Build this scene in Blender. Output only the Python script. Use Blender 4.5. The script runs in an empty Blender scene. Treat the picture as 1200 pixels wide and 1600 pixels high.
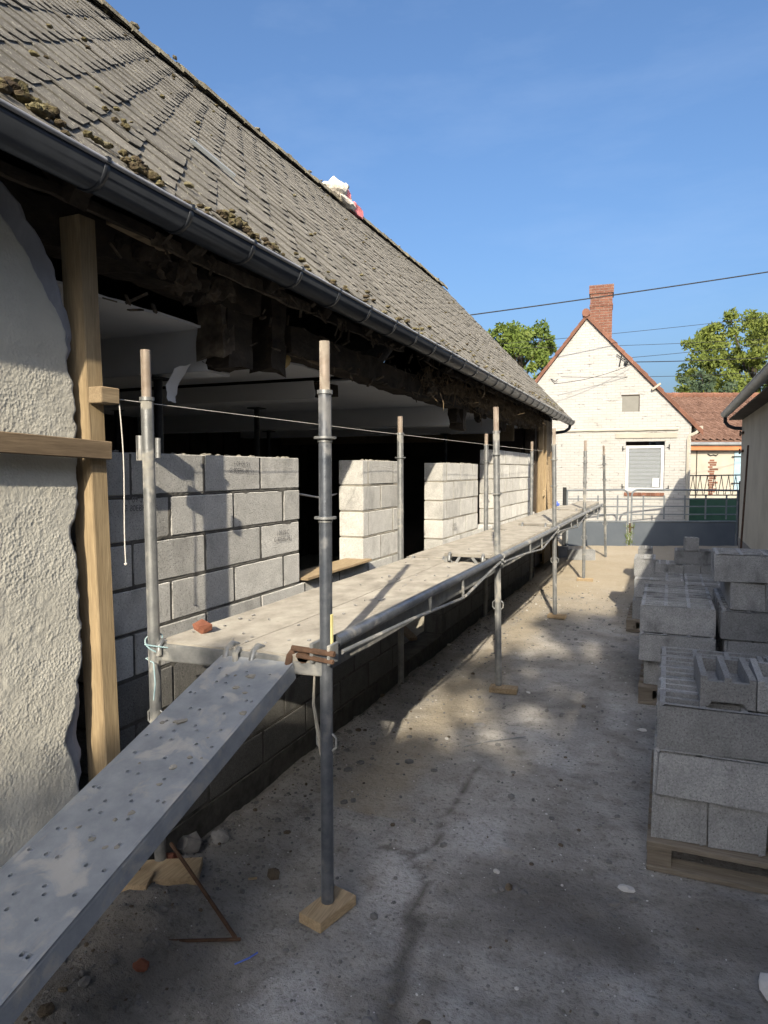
import bpy, bmesh, math, random
import numpy as np
from mathutils import Vector, Matrix, noise as mnoise

random.seed(7)
rng = np.random.default_rng(7)
scn = bpy.context.scene
COL = scn.collection
R = math.radians

# ------------------------------------------------------------------ camera
YAW = R(22.658)
cd = bpy.data.cameras.new("camera")
cd.sensor_fit = 'VERTICAL'; cd.sensor_height = 36.0; cd.lens = 36.0 * 1064 / 1600
cd.clip_start = 0.05; cd.clip_end = 2000
cam = bpy.data.objects.new("camera", cd); COL.objects.link(cam)
cam.location = (0, 0, 1.70); cam.rotation_euler = (R(90 - 3.496), 0, YAW)
scn.camera = cam

# ------------------------------------------------------------------ sky, sun, exposure
SUN = Vector((1.0, -4.1, 1.93)).normalized()
world = bpy.data.worlds.new("World"); scn.world = world; world.use_nodes = True
wn = world.node_tree; wn.nodes.clear()
sky = wn.nodes.new("ShaderNodeTexSky"); sky.sky_type = 'NISHITA'; sky.sun_disc = False
sky.sun_elevation = math.asin(SUN.z); sky.sun_rotation = math.atan2(SUN.x, SUN.y)
sky.air_density = 1.0; sky.dust_density = 5.6; sky.ozone_density = 5.0
bg = wn.nodes.new("ShaderNodeBackground"); bg.inputs[1].default_value = 0.15
wo = wn.nodes.new("ShaderNodeOutputWorld")
hs = wn.nodes.new("ShaderNodeHueSaturation"); hs.inputs["Saturation"].default_value = 1.05
wtc = wn.nodes.new("ShaderNodeTexCoord"); wmp = wn.nodes.new("ShaderNodeMapping"); wmp.inputs["Scale"].default_value = (1.2, 2.6, 5.0); wmp.inputs["Rotation"].default_value = (0, 0.35, 0.5)
wnz = wn.nodes.new("ShaderNodeTexNoise"); wnz.inputs["Scale"].default_value = 2.2; wnz.inputs["Detail"].default_value = 7; wnz.inputs["Roughness"].default_value = 0.6
wrp = wn.nodes.new("ShaderNodeValToRGB"); wrp.color_ramp.elements[0].position = 0.48; wrp.color_ramp.elements[0].color = (0, 0, 0, 1); wrp.color_ramp.elements[1].position = 0.80; wrp.color_ramp.elements[1].color = (0.10, 0.10, 0.10, 1)
wmx = wn.nodes.new("ShaderNodeMix"); wmx.data_type = 'RGBA'; wmx.inputs[7].default_value = (3.6, 4.2, 5.2, 1)      # thin high cirrus
wn.links.new(wtc.outputs["Generated"], wmp.inputs[0]); wn.links.new(wmp.outputs[0], wnz.inputs["Vector"]); wn.links.new(wnz.outputs[0], wrp.inputs[0]); wn.links.new(wrp.outputs[0], wmx.inputs[0]); wn.links.new(sky.outputs[0], wmx.inputs[6])
wn.links.new(wmx.outputs[2], hs.inputs["Color"]); wn.links.new(hs.outputs[0], bg.inputs[0]); wn.links.new(bg.outputs[0], wo.inputs[0])
sl = bpy.data.lights.new("sun", 'SUN'); sl.energy = 3.9; sl.angle = R(0.55); sl.color = (1.0, 0.89, 0.71)
so = bpy.data.objects.new("sun", sl); COL.objects.link(so); so.location = (5, -22, 12)
so.rotation_euler = (-SUN).to_track_quat('-Z', 'Y').to_euler()
scn.view_settings.view_transform = 'Standard'; scn.view_settings.look = 'None'
scn.view_settings.gamma = 1.0; scn.view_settings.exposure = 0.64
scn.render.engine = 'CYCLES'
scn.cycles.max_bounces = 8; scn.cycles.diffuse_bounces = 6

# ------------------------------------------------------------------ helpers: things
def thing(name, label, cat, loc=(0, 0, 0), rotz=0.0, group=None):
    o = bpy.data.objects.new(name, None); COL.objects.link(o)
    o.location = loc; o.rotation_euler = (0, 0, rotz); o.empty_display_size = 0.1
    tag(o, label, cat, group); return o
def tag(o, label=None, cat=None, group=None, kind=None):
    if label: o["label"] = label
    if cat: o["category"] = cat
    if group: o["group"] = group
    if kind: o["kind"] = kind
    return o
def wloc(o):
    v = Vector((0, 0, 0))
    while o is not None:
        v += o.location; o = o.parent
    return v
def link(name, me, parent=None, loc=None):
    o = bpy.data.objects.new(name, me); COL.objects.link(o)
    if parent is not None: o.parent = parent
    if loc is not None: o.location = loc
    return o
def N3(x, y, z, s=1.0): return mnoise.noise(Vector((x * s, y * s, z * s)))
def fbm(x, y, z, s=1.0, o=4): return mnoise.fractal(Vector((x * s, y * s, z * s)), 1.0, 2.0, o)

class MB:
    def __init__(self): self.v = []; self.f = []; self.sm = []
    def add(self, vs, fs, smooth=False):
        b = len(self.v); self.v += [tuple(p) for p in vs]
        self.f += [tuple(b + i for i in q) for q in fs]; self.sm += [smooth] * len(fs); return self
    def box(self, a, b, m=None):
        (x0, y0, z0), (x1, y1, z1) = a, b
        vs = [(x0, y0, z0), (x1, y0, z0), (x1, y1, z0), (x0, y1, z0), (x0, y0, z1), (x1, y0, z1), (x1, y1, z1), (x0, y1, z1)]
        if m is not None: vs = [m @ Vector(p) for p in vs]
        return self.add(vs, [(0, 3, 2, 1), (4, 5, 6, 7), (0, 1, 5, 4), (1, 2, 6, 5), (2, 3, 7, 6), (3, 0, 4, 7)])
    def hexa(self, vs): return self.add(vs, [(0, 3, 2, 1), (4, 5, 6, 7), (0, 1, 5, 4), (1, 2, 6, 5), (2, 3, 7, 6), (3, 0, 4, 7)])
    def tube(self, pts, r, n=10, caps=True, taper=None, smooth=True):
        pts = [Vector(p) for p in pts]; rings = []
        for i, p in enumerate(pts):
            d = (pts[min(i + 1, len(pts) - 1)] - pts[max(i - 1, 0)]).normalized()
            if i == 0:
                a = d.orthogonal().normalized()
            else:
                a = (a - d * a.dot(d)).normalized()
            b = d.cross(a); rr = r if taper is None else taper[i]
            rings.append([p + a * (rr * math.cos(2 * math.pi * k / n)) + b * (rr * math.sin(2 * math.pi * k / n)) for k in range(n)])
        vs = [q for rg in rings for q in rg]; fs = []
        for i in range(len(pts) - 1):
            for k in range(n):
                k2 = (k + 1) % n; fs.append((i * n + k, i * n + k2, (i + 1) * n + k2, (i + 1) * n + k))
        self.add(vs, fs, smooth)
        if caps:
            self.add(rings[0], [tuple(reversed(range(n)))]); self.add(rings[-1], [tuple(range(n))])
        return self
    def beam(self, p0, p1, w, h, up=(0, 0, 1)):
        p0, p1 = Vector(p0), Vector(p1); d = (p1 - p0).normalized(); u = Vector(up)
        s = d.cross(u).normalized(); u = s.cross(d).normalized(); a = s * w / 2; b = u * h / 2
        return self.hexa([p0 - a - b, p0 + a - b, p1 + a - b, p1 - a - b, p0 - a + b, p0 + a + b, p1 + a + b, p1 - a + b])
    def rbeam(self, p0, p1, w, h, jit=0.01, seg=12, up=(0, 0, 1), nf=7.0, seed=0.0):
        p0, p1 = Vector(p0), Vector(p1); d = p1 - p0; u = Vector(up)
        s = d.normalized().cross(u).normalized(); u = s.cross(d.normalized()).normalized()
        prof = [(-1, -1), (0, -1), (1, -1), (1, 0), (1, 1), (0, 1), (-1, 1), (-1, 0)]; n = 8; vs = []
        for i in range(seg + 1):
            for (a, b) in prof:
                q = p0 + d * (i / seg) + s * (a * w / 2) + u * (b * h / 2)
                q += Vector((N3(q.x + seed, q.y, q.z, nf), N3(q.x, q.y + 9 + seed, q.z, nf), N3(q.x, q.y, q.z + 17 + seed, nf))) * jit
                if i in (0, seg): q += d.normalized() * N3(q.x * 3, q.y, q.z + seed, nf * 3) * jit * 2.5
                vs.append(q)
        fs = [(i * n + k, (i + 1) * n + k, (i + 1) * n + (k + 1) % n, i * n + (k + 1) % n) for i in range(seg) for k in range(n)]
        fs += [tuple(range(n)), tuple(reversed(range(seg * n, seg * n + n)))]
        return self.add(vs, fs)
    def prism(self, poly, axis, a, b):
        # poly: 2D points; axis 0: (y,z) extruded in x; 1: (x,z) in y; 2: (x,y) in z
        def mk(p, t): return {0: (t, p[0], p[1]), 1: (p[0], t, p[1]), 2: (p[0], p[1], t)}[axis]
        n = len(poly); vs = [mk(p, a) for p in poly] + [mk(p, b) for p in poly]
        fs = [tuple(range(n)), tuple(reversed(range(n, 2 * n)))] + [(i, i + n, (i + 1) % n + n, (i + 1) % n) for i in range(n)]
        return self.add(vs, fs)
    def lump(self, c, r, seed=0.0, sub=2, jit=0.35, flat=1.0):
        bm = bmesh.new(); bmesh.ops.create_icosphere(bm, subdivisions=sub, radius=1.0)
        rx, ry, rz = (r, r, r) if not hasattr(r, '__len__') else r
        vs = []
        for v in bm.verts:
            k = 1 + jit * N3(v.co.x + seed, v.co.y + seed * 2, v.co.z, 1.6)
            vs.append((c[0] + v.co.x * k * rx, c[1] + v.co.y * k * ry, c[2] + v.co.z * k * rz * flat))
        fs = [tuple(x.index for x in f.verts) for f in bm.faces]; bm.free()
        return self.add(vs, fs)
    def mesh(self, name, mat, bevel=0.0, off=None):
        me = bpy.data.meshes.new(name)
        vs = self.v if off is None else [(x - off.x, y - off.y, z - off.z) for x, y, z in self.v]
        me.from_pydata(vs, [], self.f)
        bm = bmesh.new(); bm.from_mesh(me)
        bmesh.ops.recalc_face_normals(bm, faces=bm.faces)
        if bevel > 0:
            es = [e for e in bm.edges if len(e.link_faces) == 2 and e.calc_face_angle(0) > 0.6]
            bmesh.ops.bevel(bm, geom=es, offset=bevel, segments=1, affect='EDGES', clamp_overlap=True)
        bm.to_mesh(me); bm.free()
        if bevel == 0 and len(me.polygons) == len(self.sm): me.polygons.foreach_set("use_smooth", self.sm)
        if mat is not None: me.materials.append(mat)
        return me
    def build(self, name, mat, parent=None, bevel=0.0, local=False):
        off = None
        if parent is not None and not local: off = wloc(parent)
        return link(name, self.mesh(name, mat, bevel, off), parent)

# ------------------------------------------------------------------ helpers: materials
class NT:
    def __init__(self, name):
        self.m = bpy.data.materials.new(name); self.m.use_nodes = True
        self.t = self.m.node_tree; self.b = self.t.nodes["Principled BSDF"]; self.b.inputs["Specular IOR Level"].default_value = 0.3
        if "Diffuse Roughness" in self.b.inputs: self.b.inputs["Diffuse Roughness"].default_value = 1.0
    def n(self, typ, **kw):
        x = self.t.nodes.new(typ)
        for k, v in kw.items(): setattr(x, k, v)
        return x
    def l(self, a, b): self.t.links.new(a, b)
    def vec(self, scale=(1, 1, 1), rand=True, rot=(0, 0, 0)):
        tc = self.n("ShaderNodeTexCoord"); mp = self.n("ShaderNodeMapping"); mp.inputs["Scale"].default_value = scale
        mp.inputs["Rotation"].default_value = rot
        if rand:
            oi = self.n("ShaderNodeObjectInfo"); ma = self.n("ShaderNodeVectorMath", operation='MULTIPLY_ADD')
            cx = self.n("ShaderNodeCombineXYZ")
            for i in range(3): self.l(oi.outputs["Random"], cx.inputs[i])
            self.l(cx.outputs[0], ma.inputs[0]); ma.inputs[1].default_value = (37, 53, 71); self.l(tc.outputs["Object"], ma.inputs[2])
            self.l(ma.outputs[0], mp.inputs[0])
        else: self.l(tc.outputs["Object"], mp.inputs[0])
        return mp.outputs[0]
    def noise(self, v, scale, detail=5, rough=0.6, dist=0.0):
        x = self.n("ShaderNodeTexNoise"); x.inputs["Scale"].default_value = scale; x.inputs["Detail"].default_value = detail
        x.inputs["Roughness"].default_value = rough; x.inputs["Distortion"].default_value = dist; self.l(v, x.inputs["Vector"]); return x.outputs[0]
    def voro(self, v, scale, feature='F1', rnd=1.0):
        x = self.n("ShaderNodeTexVoronoi", feature=feature); x.inputs["Scale"].default_value = scale; x.inputs["Randomness"].default_value = rnd
        self.l(v, x.inputs["Vector"]); return x.outputs[0]
    def ramp(self, fac, stops):
        x = self.n("ShaderNodeValToRGB"); e = x.color_ramp.elements
        while len(e) < len(stops): e.new(0.5)
        for i, (p, c) in enumerate(stops):
            e[i].position = p; e[i].color = (c, c, c, 1) if not hasattr(c, '__len__') else (*c, 1)
        self.l(fac, x.inputs[0]); return x.outputs[0]
    def mix(self, fac, a, b, mode='MIX'):
        x = self.n("ShaderNodeMix", data_type='RGBA', blend_type=mode)
        for s, val in ((0, fac), (6, a), (7, b)):
            if hasattr(val, 'is_linked'): self.l(val, x.inputs[s])
            elif s == 0: x.inputs[0].default_value = val
            else: x.inputs[s].default_value = (*val, 1) if hasattr(val, '__len__') else (val, val, val, 1)
        return x.outputs[2]
    def math(self, op, a, b=0.0, c=0.0):
        x = self.n("ShaderNodeMath", operation=op)
        for i, v in enumerate((a, b, c)):
            if hasattr(v, 'is_linked'): self.l(v, x.inputs[i])
            else: x.inputs[i].default_value = v
        return x.outputs[0]
    def objrand(self, lo, hi):
        oi = self.n("ShaderNodeObjectInfo"); mr = self.n("ShaderNodeMapRange"); mr.inputs[3].default_value = lo; mr.inputs[4].default_value = hi
        self.l(oi.outputs["Random"], mr.inputs[0]); return mr.outputs[0]
    def scale_col(self, col, fac):
        x = self.n("ShaderNodeVectorMath", operation='SCALE'); self.l(col, x.inputs[0])
        if hasattr(fac, 'is_linked'): self.l(fac, x.inputs["Scale"])
        else: x.inputs["Scale"].default_value = fac
        return x.outputs[0]
    def bump(self, h, strength=0.5, dist=0.01, prev=None):
        x = self.n("ShaderNodeBump"); x.inputs["Strength"].default_value = strength; x.inputs["Distance"].default_value = dist
        self.l(h, x.inputs["Height"])
        if prev is not None: self.l(prev, x.inputs["Normal"])
        return x.outputs[0]
    def out(self, col=None, rough=0.85, metal=0.0, nrm=None):
        for k, v in (("Base Color", col), ("Roughness", rough), ("Metallic", metal)):
            if v is None: continue
            if hasattr(v, 'is_linked'): self.l(v, self.b.inputs[k])
            elif hasattr(v, '__len__'): self.b.inputs[k].default_value = (*v, 1)
            else: self.b.inputs[k].default_value = v
        if nrm is not None: self.l(nrm, self.b.inputs["Normal"])
        return self.m

def simple(name, stops, scale=6, detail=6, rough=0.85, metal=0.0, bump=0.3, bscale=60, bdist=0.004, stretch=(1, 1, 1), rand=(1, 1), rot=(0, 0, 0), dist=0.0):
    k = NT(name); v = k.vec(stretch, rot=rot)
    c = k.ramp(k.noise(v, scale, detail, 0.62, dist), stops)
    if rand != (1, 1): c = k.scale_col(c, k.objrand(*rand))
    h = k.noise(v, bscale, 4, 0.6)
    return k.out(c, rough, metal, k.bump(h, bump, bdist))

def wood(name, light, dark, axis=2, rough=0.75, grain=1.0, rand=(0.85, 1.12)):
    k = NT(name); st = [9, 9, 9]; st[axis] = 0.6
    v = k.vec(tuple(st))
    n1 = k.noise(v, 3.0, 6, 0.65, 0.8); n2 = k.noise(v, 16, 4, 0.6)
    c = k.ramp(n1, [(0.3, dark), (0.7, light)])
    c = k.mix(k.ramp(n2, [(0.35, 0.0), (0.65, 0.55)]), c, tuple(x * 0.62 for x in dark), 'MIX')
    kn = k.voro(k.vec((5, 5, 5) if axis != 2 else (5, 5, 2.2)), 1.0)
    c = k.mix(k.ramp(kn, [(0.05, 0.7), (0.13, 0.0)]), c, tuple(x * 0.35 for x in dark))
    big = k.noise(k.vec((1, 1, 1)), 2.0, 4)
    c = k.scale_col(c, k.math('MULTIPLY', k.objrand(*rand), k.math('ADD', k.math('MULTIPLY', big, 0.5), 0.75)))
    return k.out(c, rough, 0, k.bump(n2, 0.35 * grain, 0.004))

def block_mat(name, lo, hi, stain=0.45, rand=(0.86, 1.1), damp=0.0, big_stops=None):
    k = NT(name); v = k.vec((1, 1, 1))
    g = k.noise(v, 120, 3, 0.7); m = k.noise(v, 9, 6, 0.65); s = k.noise(k.vec((1, 1, 0.55)), 3.2, 5, 0.6, 0.4)
    c = k.mix(k.ramp(g, [(0.3, 0.0), (0.72, 1.0)]), lo, hi)
    c = k.mix(k.ramp(m, [(0.35, 0.35), (0.65, 0.0)]), c, tuple(x * 0.6 for x in lo))
    c = k.mix(k.ramp(s, [(0.56, 0.0), (0.70, stain)]), c, tuple(x * 0.42 for x in lo))
    p = k.voro(v, 95)
    c = k.mix(k.ramp(p, [(0.10, 0.75), (0.24, 0.0)]), c, tuple(x * 0.35 for x in lo))
    c = k.scale_col(c, k.objrand(*rand))
    h = k.math('ADD', k.math('MULTIPLY', g, 0.7), k.math('MULTIPLY', k.ramp(p, [(0.0, 0.0), (0.3, 1.0)]), 0.7))
    return k.out(c, 0.95, 0, k.bump(h, 0.75, 0.006))

MT = {}
MT['block'] = block_mat('wall block concrete', (0.46, 0.455, 0.435), (0.70, 0.69, 0.655), 0.5)
MT['block_damp_shade'] = block_mat('damp shaded low block', (0.13, 0.13, 0.125), (0.25, 0.245, 0.235), 0.6)  # lower courses: damp tone plus shade under the deck put into the colour
MT['hollow'] = block_mat('hollow block concrete', (0.225, 0.23, 0.235), (0.44, 0.445, 0.445), 0.8, (0.7, 1.15))
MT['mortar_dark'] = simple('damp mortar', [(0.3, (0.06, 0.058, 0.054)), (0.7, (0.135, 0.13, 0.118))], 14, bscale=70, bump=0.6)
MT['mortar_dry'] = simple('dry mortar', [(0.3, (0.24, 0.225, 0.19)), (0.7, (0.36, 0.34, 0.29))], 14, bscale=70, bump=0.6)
MT['timber'] = wood('fresh sawn timber', (0.50, 0.39, 0.24), (0.35, 0.26, 0.15), 2)
MT['timber_h'] = wood('weathered timber board', (0.34, 0.255, 0.165), (0.19, 0.14, 0.09), 1)
MT['board_tan'] = wood('tan pine board', (0.46, 0.36, 0.23), (0.31, 0.23, 0.14), 1)
MT['pallet'] = wood('grey pallet wood', (0.27, 0.235, 0.185), (0.15, 0.125, 0.097), 0)
MT['rotten'] = simple('rotten oak', [(0.3, (0.028, 0.022, 0.017)), (0.6, (0.075, 0.058, 0.042)), (0.8, (0.15, 0.115, 0.08))], 9, bscale=45, bump=0.9, bdist=0.012, stretch=(1, 0.5, 1))
MT['rotten_grey'] = simple('crumbling eave board', [(0.3, (0.05, 0.04, 0.03)), (0.55, (0.16, 0.125, 0.09)), (0.75, (0.30, 0.25, 0.18))], 12, bscale=50, bump=0.9, bdist=0.012)
MT['whiteboard'] = simple('plasterboard', [(0.3, (0.82, 0.81, 0.80)), (0.7, (0.88, 0.875, 0.865))], 3, bump=0.1)
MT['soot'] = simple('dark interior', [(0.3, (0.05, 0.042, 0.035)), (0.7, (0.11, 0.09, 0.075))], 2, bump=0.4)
MT['props'] = simple('painted prop steel', [(0.3, (0.03, 0.032, 0.035)), (0.7, (0.09, 0.09, 0.09))], 8, rough=0.5, metal=0.4)
MT['zinc'] = simple('dark zinc gutter', [(0.3, (0.032, 0.037, 0.047)), (0.7, (0.055, 0.062, 0.075))], 5, rough=0.36, metal=0.35, bump=0.08, bscale=12)
MT['zinc_light'] = simple('grey metal roof', [(0.3, (0.25, 0.27, 0.28)), (0.7, (0.34, 0.36, 0.36))], 3, rough=0.5, metal=0.3, bump=0.1, bscale=15)
MT['bead'] = simple('sunlit bright zinc bead', [(0.3, (0.30, 0.31, 0.33)), (0.7, (0.45, 0.46, 0.48))], 6, rough=0.4, metal=0.3, bump=0.05)  # gutter rim made paler: its sunlit look is put into the colour
MT['rust'] = simple('rusty steel', [(0.3, (0.065, 0.04, 0.028)), (0.7, (0.15, 0.09, 0.06))], 25, rough=0.8, metal=0.3, bump=0.5, bscale=90)
MT['string'] = simple('white string', [(0.4, (0.65, 0.63, 0.58)), (0.6, (0.75, 0.73, 0.68))], 20)
MT['blue_string'] = simple('pale blue cord', [(0.4, (0.25, 0.38, 0.42)), (0.6, (0.36, 0.48, 0.5))], 20)
MT['cable'] = simple('black cable', [(0.4, (0.02, 0.02, 0.02)), (0.6, (0.035, 0.035, 0.035))], 10, rough=0.6)
MT['brick_red'] = simple('broken red brick', [(0.3, (0.17, 0.065, 0.042)), (0.7, (0.26, 0.11, 0.07))], 20, bump=0.7)
MT['stone'] = simple('rubble stone', [(0.3, (0.16, 0.16, 0.16)), (0.7, (0.33, 0.32, 0.31))], 12, bump=0.6, rand=(0.5, 1.3))
MT['straw'] = simple('old straw and roots', [(0.3, (0.09, 0.065, 0.04)), (0.7, (0.30, 0.22, 0.13))], 14, bump=0.3)
MT['ink'] = simple('stamped ink', [(0.42, (0.06, 0.06, 0.07)), (0.6, (0.28, 0.28, 0.28))], 90, bump=0.0)
MT['moss'] = simple('roof moss', [(0.3, (0.05, 0.036, 0.024)), (0.45, (0.11, 0.085, 0.05)), (0.58, (0.20, 0.175, 0.085)), (0.7, (0.31, 0.28, 0.20))], 11, bscale=60, bump=1.0, bdist=0.02)
MT['plastic_tag'] = simple('yellow tag', [(0.4, (0.55, 0.50, 0.22)), (0.6, (0.65, 0.6, 0.3))], 10)
MT['foam'] = simple('yellow insulation foam', [(0.4, (0.5, 0.36, 0.14)), (0.6, (0.62, 0.46, 0.2))], 10)
MT['sack'] = simple('white woven sack', [(0.3, (0.52, 0.47, 0.40)), (0.7, (0.80, 0.75, 0.67))], 9, bscale=30, bump=0.6, bdist=0.02)
MT['pinkcloth'] = simple('pink tarpaulin', [(0.3, (0.62, 0.19, 0.21)), (0.7, (0.78, 0.30, 0.31))], 9, bscale=30, bump=0.6)
MT['gatepanel'] = simple('grey painted sheet steel', [(0.3, (0.105, 0.125, 0.15)), (0.7, (0.135, 0.155, 0.18))], 2, rough=0.45, bump=0.05)
MT['gatetube'] = simple('grey painted gate tube', [(0.3, (0.17, 0.19, 0.21)), (0.7, (0.26, 0.28, 0.29))], 9, rough=0.5, metal=0.2)
MT['greengate'] = simple('dark green sheet', [(0.3, (0.02, 0.07, 0.045)), (0.7, (0.035, 0.10, 0.065))], 4, rough=0.5)
MT['iron'] = simple('black iron', [(0.3, (0.02, 0.022, 0.024)), (0.7, (0.04, 0.042, 0.045))], 9, rough=0.6)
MT['pvc'] = simple('white window frame', [(0.3, (0.76, 0.76, 0.76)), (0.7, (0.82, 0.82, 0.82))], 3, rough=0.4, bump=0.02)
MT['cream'] = simple('cream render', [(0.3, (0.44, 0.41, 0.34)), (0.7, (0.52, 0.49, 0.42))], 2.5, bscale=35, bump=0.3)
MT['shedwall'] = simple('beige rendered shed wall', [(0.25, (0.40, 0.355, 0.27)), (0.5, (0.52, 0.47, 0.37)), (0.75, (0.58, 0.53, 0.42))], 1.6, 8, bscale=30, bump=0.35)
MT['orange'] = simple('orange fascia board', [(0.3, (0.50, 0.20, 0.09)), (0.7, (0.60, 0.26, 0.12))], 4)
MT['shutter'] = simple('pale blue shutter', [(0.3, (0.33, 0.47, 0.54)), (0.7, (0.42, 0.56, 0.63))], 3)
MT['slab'] = simple('dusty concrete slab', [(0.3, (0.16, 0.15, 0.135)), (0.7, (0.27, 0.255, 0.23))], 5, bump=0.4)
MT['soil'] = simple('loose soil', [(0.3, (0.05, 0.04, 0.03)), (0.7, (0.15, 0.12, 0.085))], 16, bump=0.9, bdist=0.012)
MT['bark'] = simple('bark', [(0.3, (0.05, 0.04, 0.03)), (0.7, (0.12, 0.10, 0.075))], 8, bump=0.8, stretch=(1, 1, 0.3))
MT['bluerag'] = simple('blue plastic', [(0.4, (0.08, 0.14, 0.5)), (0.6, (0.14, 0.22, 0.65))], 8)
MT['pale_stone'] = simple('pale chipped stone', [(0.4, (0.42, 0.41, 0.40)), (0.6, (0.55, 0.54, 0.52))], 8, bump=0.5)

# galvanised steel with cement dust
def steel(name, a, b, rough=0.42, metal=0.75, splash=0.5, splash_col=(0.36, 0.345, 0.31), s_scale=5.0, stops=(0.54, 0.64)):
    k = NT(name); v = k.vec((1, 1, 1))
    c = k.ramp(k.noise(v, 14, 6, 0.65), [(0.3, a), (0.7, b)])
    s1 = k.noise(v, s_scale, 7, 0.62, 0.6); f = k.ramp(s1, [(stops[0], 0.0), (stops[1], splash)])
    c = k.mix(f, c, splash_col)
    mt = k.math('MULTIPLY', k.math('SUBTRACT', 1.0, f), metal)
    rg = k.math('ADD', k.math('MULTIPLY', f, 0.45), rough)
    h = k.math('ADD', k.noise(v, 80, 3), k.math('MULTIPLY', f, 0.8))
    return k.out(c, rg, mt, k.bump(h, 0.25, 0.003))
MT['galv'] = steel('galvanised tube', (0.20, 0.21, 0.215), (0.37, 0.375, 0.37), 0.48, 0.6, 0.75, (0.42, 0.40, 0.35), 7.0)
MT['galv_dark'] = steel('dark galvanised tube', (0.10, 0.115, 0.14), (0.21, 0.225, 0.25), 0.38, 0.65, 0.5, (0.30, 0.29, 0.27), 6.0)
MT['ramp'] = steel('galvanised ramp plate', (0.27, 0.295, 0.325), (0.38, 0.405, 0.435), 0.45, 0.3, 0.6, (0.50, 0.47, 0.415), 8.5, (0.52, 0.62))
MT['tube_rust'] = steel('rust tinted tube', (0.30, 0.24, 0.19), (0.42, 0.36, 0.30), 0.6, 0.3, 0.6, (0.44, 0.40, 0.33), 7.0)

# deck board: grey cement-dusted plywood
k = NT('cement dusted deck'); v = k.vec((1.3, 0.9, 1), True)
c = k.ramp(k.noise(v, 6, 7, 0.65), [(0.3, (0.20, 0.185, 0.16)), (0.5, (0.29, 0.27, 0.235)), (0.72, (0.38, 0.36, 0.315))])
sp = k.noise(k.vec((1, 1, 1)), 22, 5, 0.7); c = k.mix(k.ramp(sp, [(0.60, 0.0), (0.72, 0.5)]), c, (0.16, 0.13, 0.10))
MT['deck'] = k.out(c, 0.92, 0, k.bump(k.noise(k.vec((1, 1, 1)), 70, 5, 0.7), 0.45, 0.006))

# trowelled cream render (relief is mesh, this is colour and fine grain)
k = NT('cream trowelled plaster'); v = k.vec((1, 1, 1), False)
c = k.ramp(k.noise(v, 3.5, 7, 0.6), [(0.3, (0.52, 0.505, 0.445)), (0.7, (0.65, 0.635, 0.565))])
c = k.mix(k.ramp(k.noise(k.vec((1, 1, 0.35), False), 5.0, 6, 0.65, 0.5), [(0.6, 0.0), (0.8, 0.4)]), c, (0.33, 0.30, 0.23))
n1 = k.noise(v, 60, 4, 0.6, 0.2); n2 = k.noise(v, 190, 3, 0.6)
nb = k.bump(n1, 0.4, 0.008)
msk = k.ramp(k.noise(v, 5, 4, 0.6), [(0.38, 0.05), (0.62, 0.75)]); nb = k.bump(k.math('MULTIPLY', k.voro(v, 85), msk), 0.6, 0.007, nb); nb = k.bump(n2, 0.3, 0.003, nb)
MT['plaster'] = k.out(c, 0.9, 0, nb)
MT['undercoat'] = simple('lavender grey undercoat', [(0.3, (0.30, 0.30, 0.32)), (0.7, (0.47, 0.465, 0.48))], 8, 7, bscale=40, bump=0.7, stretch=(1, 1, 0.5), dist=0.6)

# roof slates
k = NT('weathered fibre cement tile'); v = k.vec((1, 1, 1))
c = k.ramp(k.noise(v, 5, 6, 0.65), [(0.3, (0.118, 0.111, 0.098)), (0.7, (0.195, 0.185, 0.164))])
c = k.scale_col(c, k.objrand(0.82, 1.15))
sp = k.noise(k.vec((1, 0.5, 1), rot=(0, 0, R(40))), 75, 3, 0.7); c = k.mix(k.ramp(sp, [(0.60, 0.0), (0.66, 0.85)]), c, (0.46, 0.44, 0.37))
sp = k.noise(k.vec((1, 1, 1)), 20, 5, 0.75); c = k.mix(k.ramp(sp, [(0.62, 0.0), (0.70, 0.6)]), c, (0.36, 0.34, 0.27))
mo = k.noise(v, 8, 6, 0.7); c = k.mix(k.ramp(mo, [(0.62, 0.0), (0.72, 0.6)]), c, (0.075, 0.062, 0.04))
ye = k.noise(v, 2.3, 5, 0.6); c = k.mix(k.ramp(ye, [(0.74, 0.0), (0.78, 0.8)]), c, (0.40, 0.24, 0.05))
MT['tile'] = k.out(c, 0.95, 0, k.bump(k.noise(v, 70, 5, 0.7), 0.7, 0.008))
MT['ridge'] = simple('lichen covered ridge', [(0.3, (0.11, 0.095, 0.065)), (0.55, (0.22, 0.20, 0.15)), (0.75, (0.34, 0.31, 0.20))], 7, bscale=40, bump=0.9, bdist=0.015)

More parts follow.
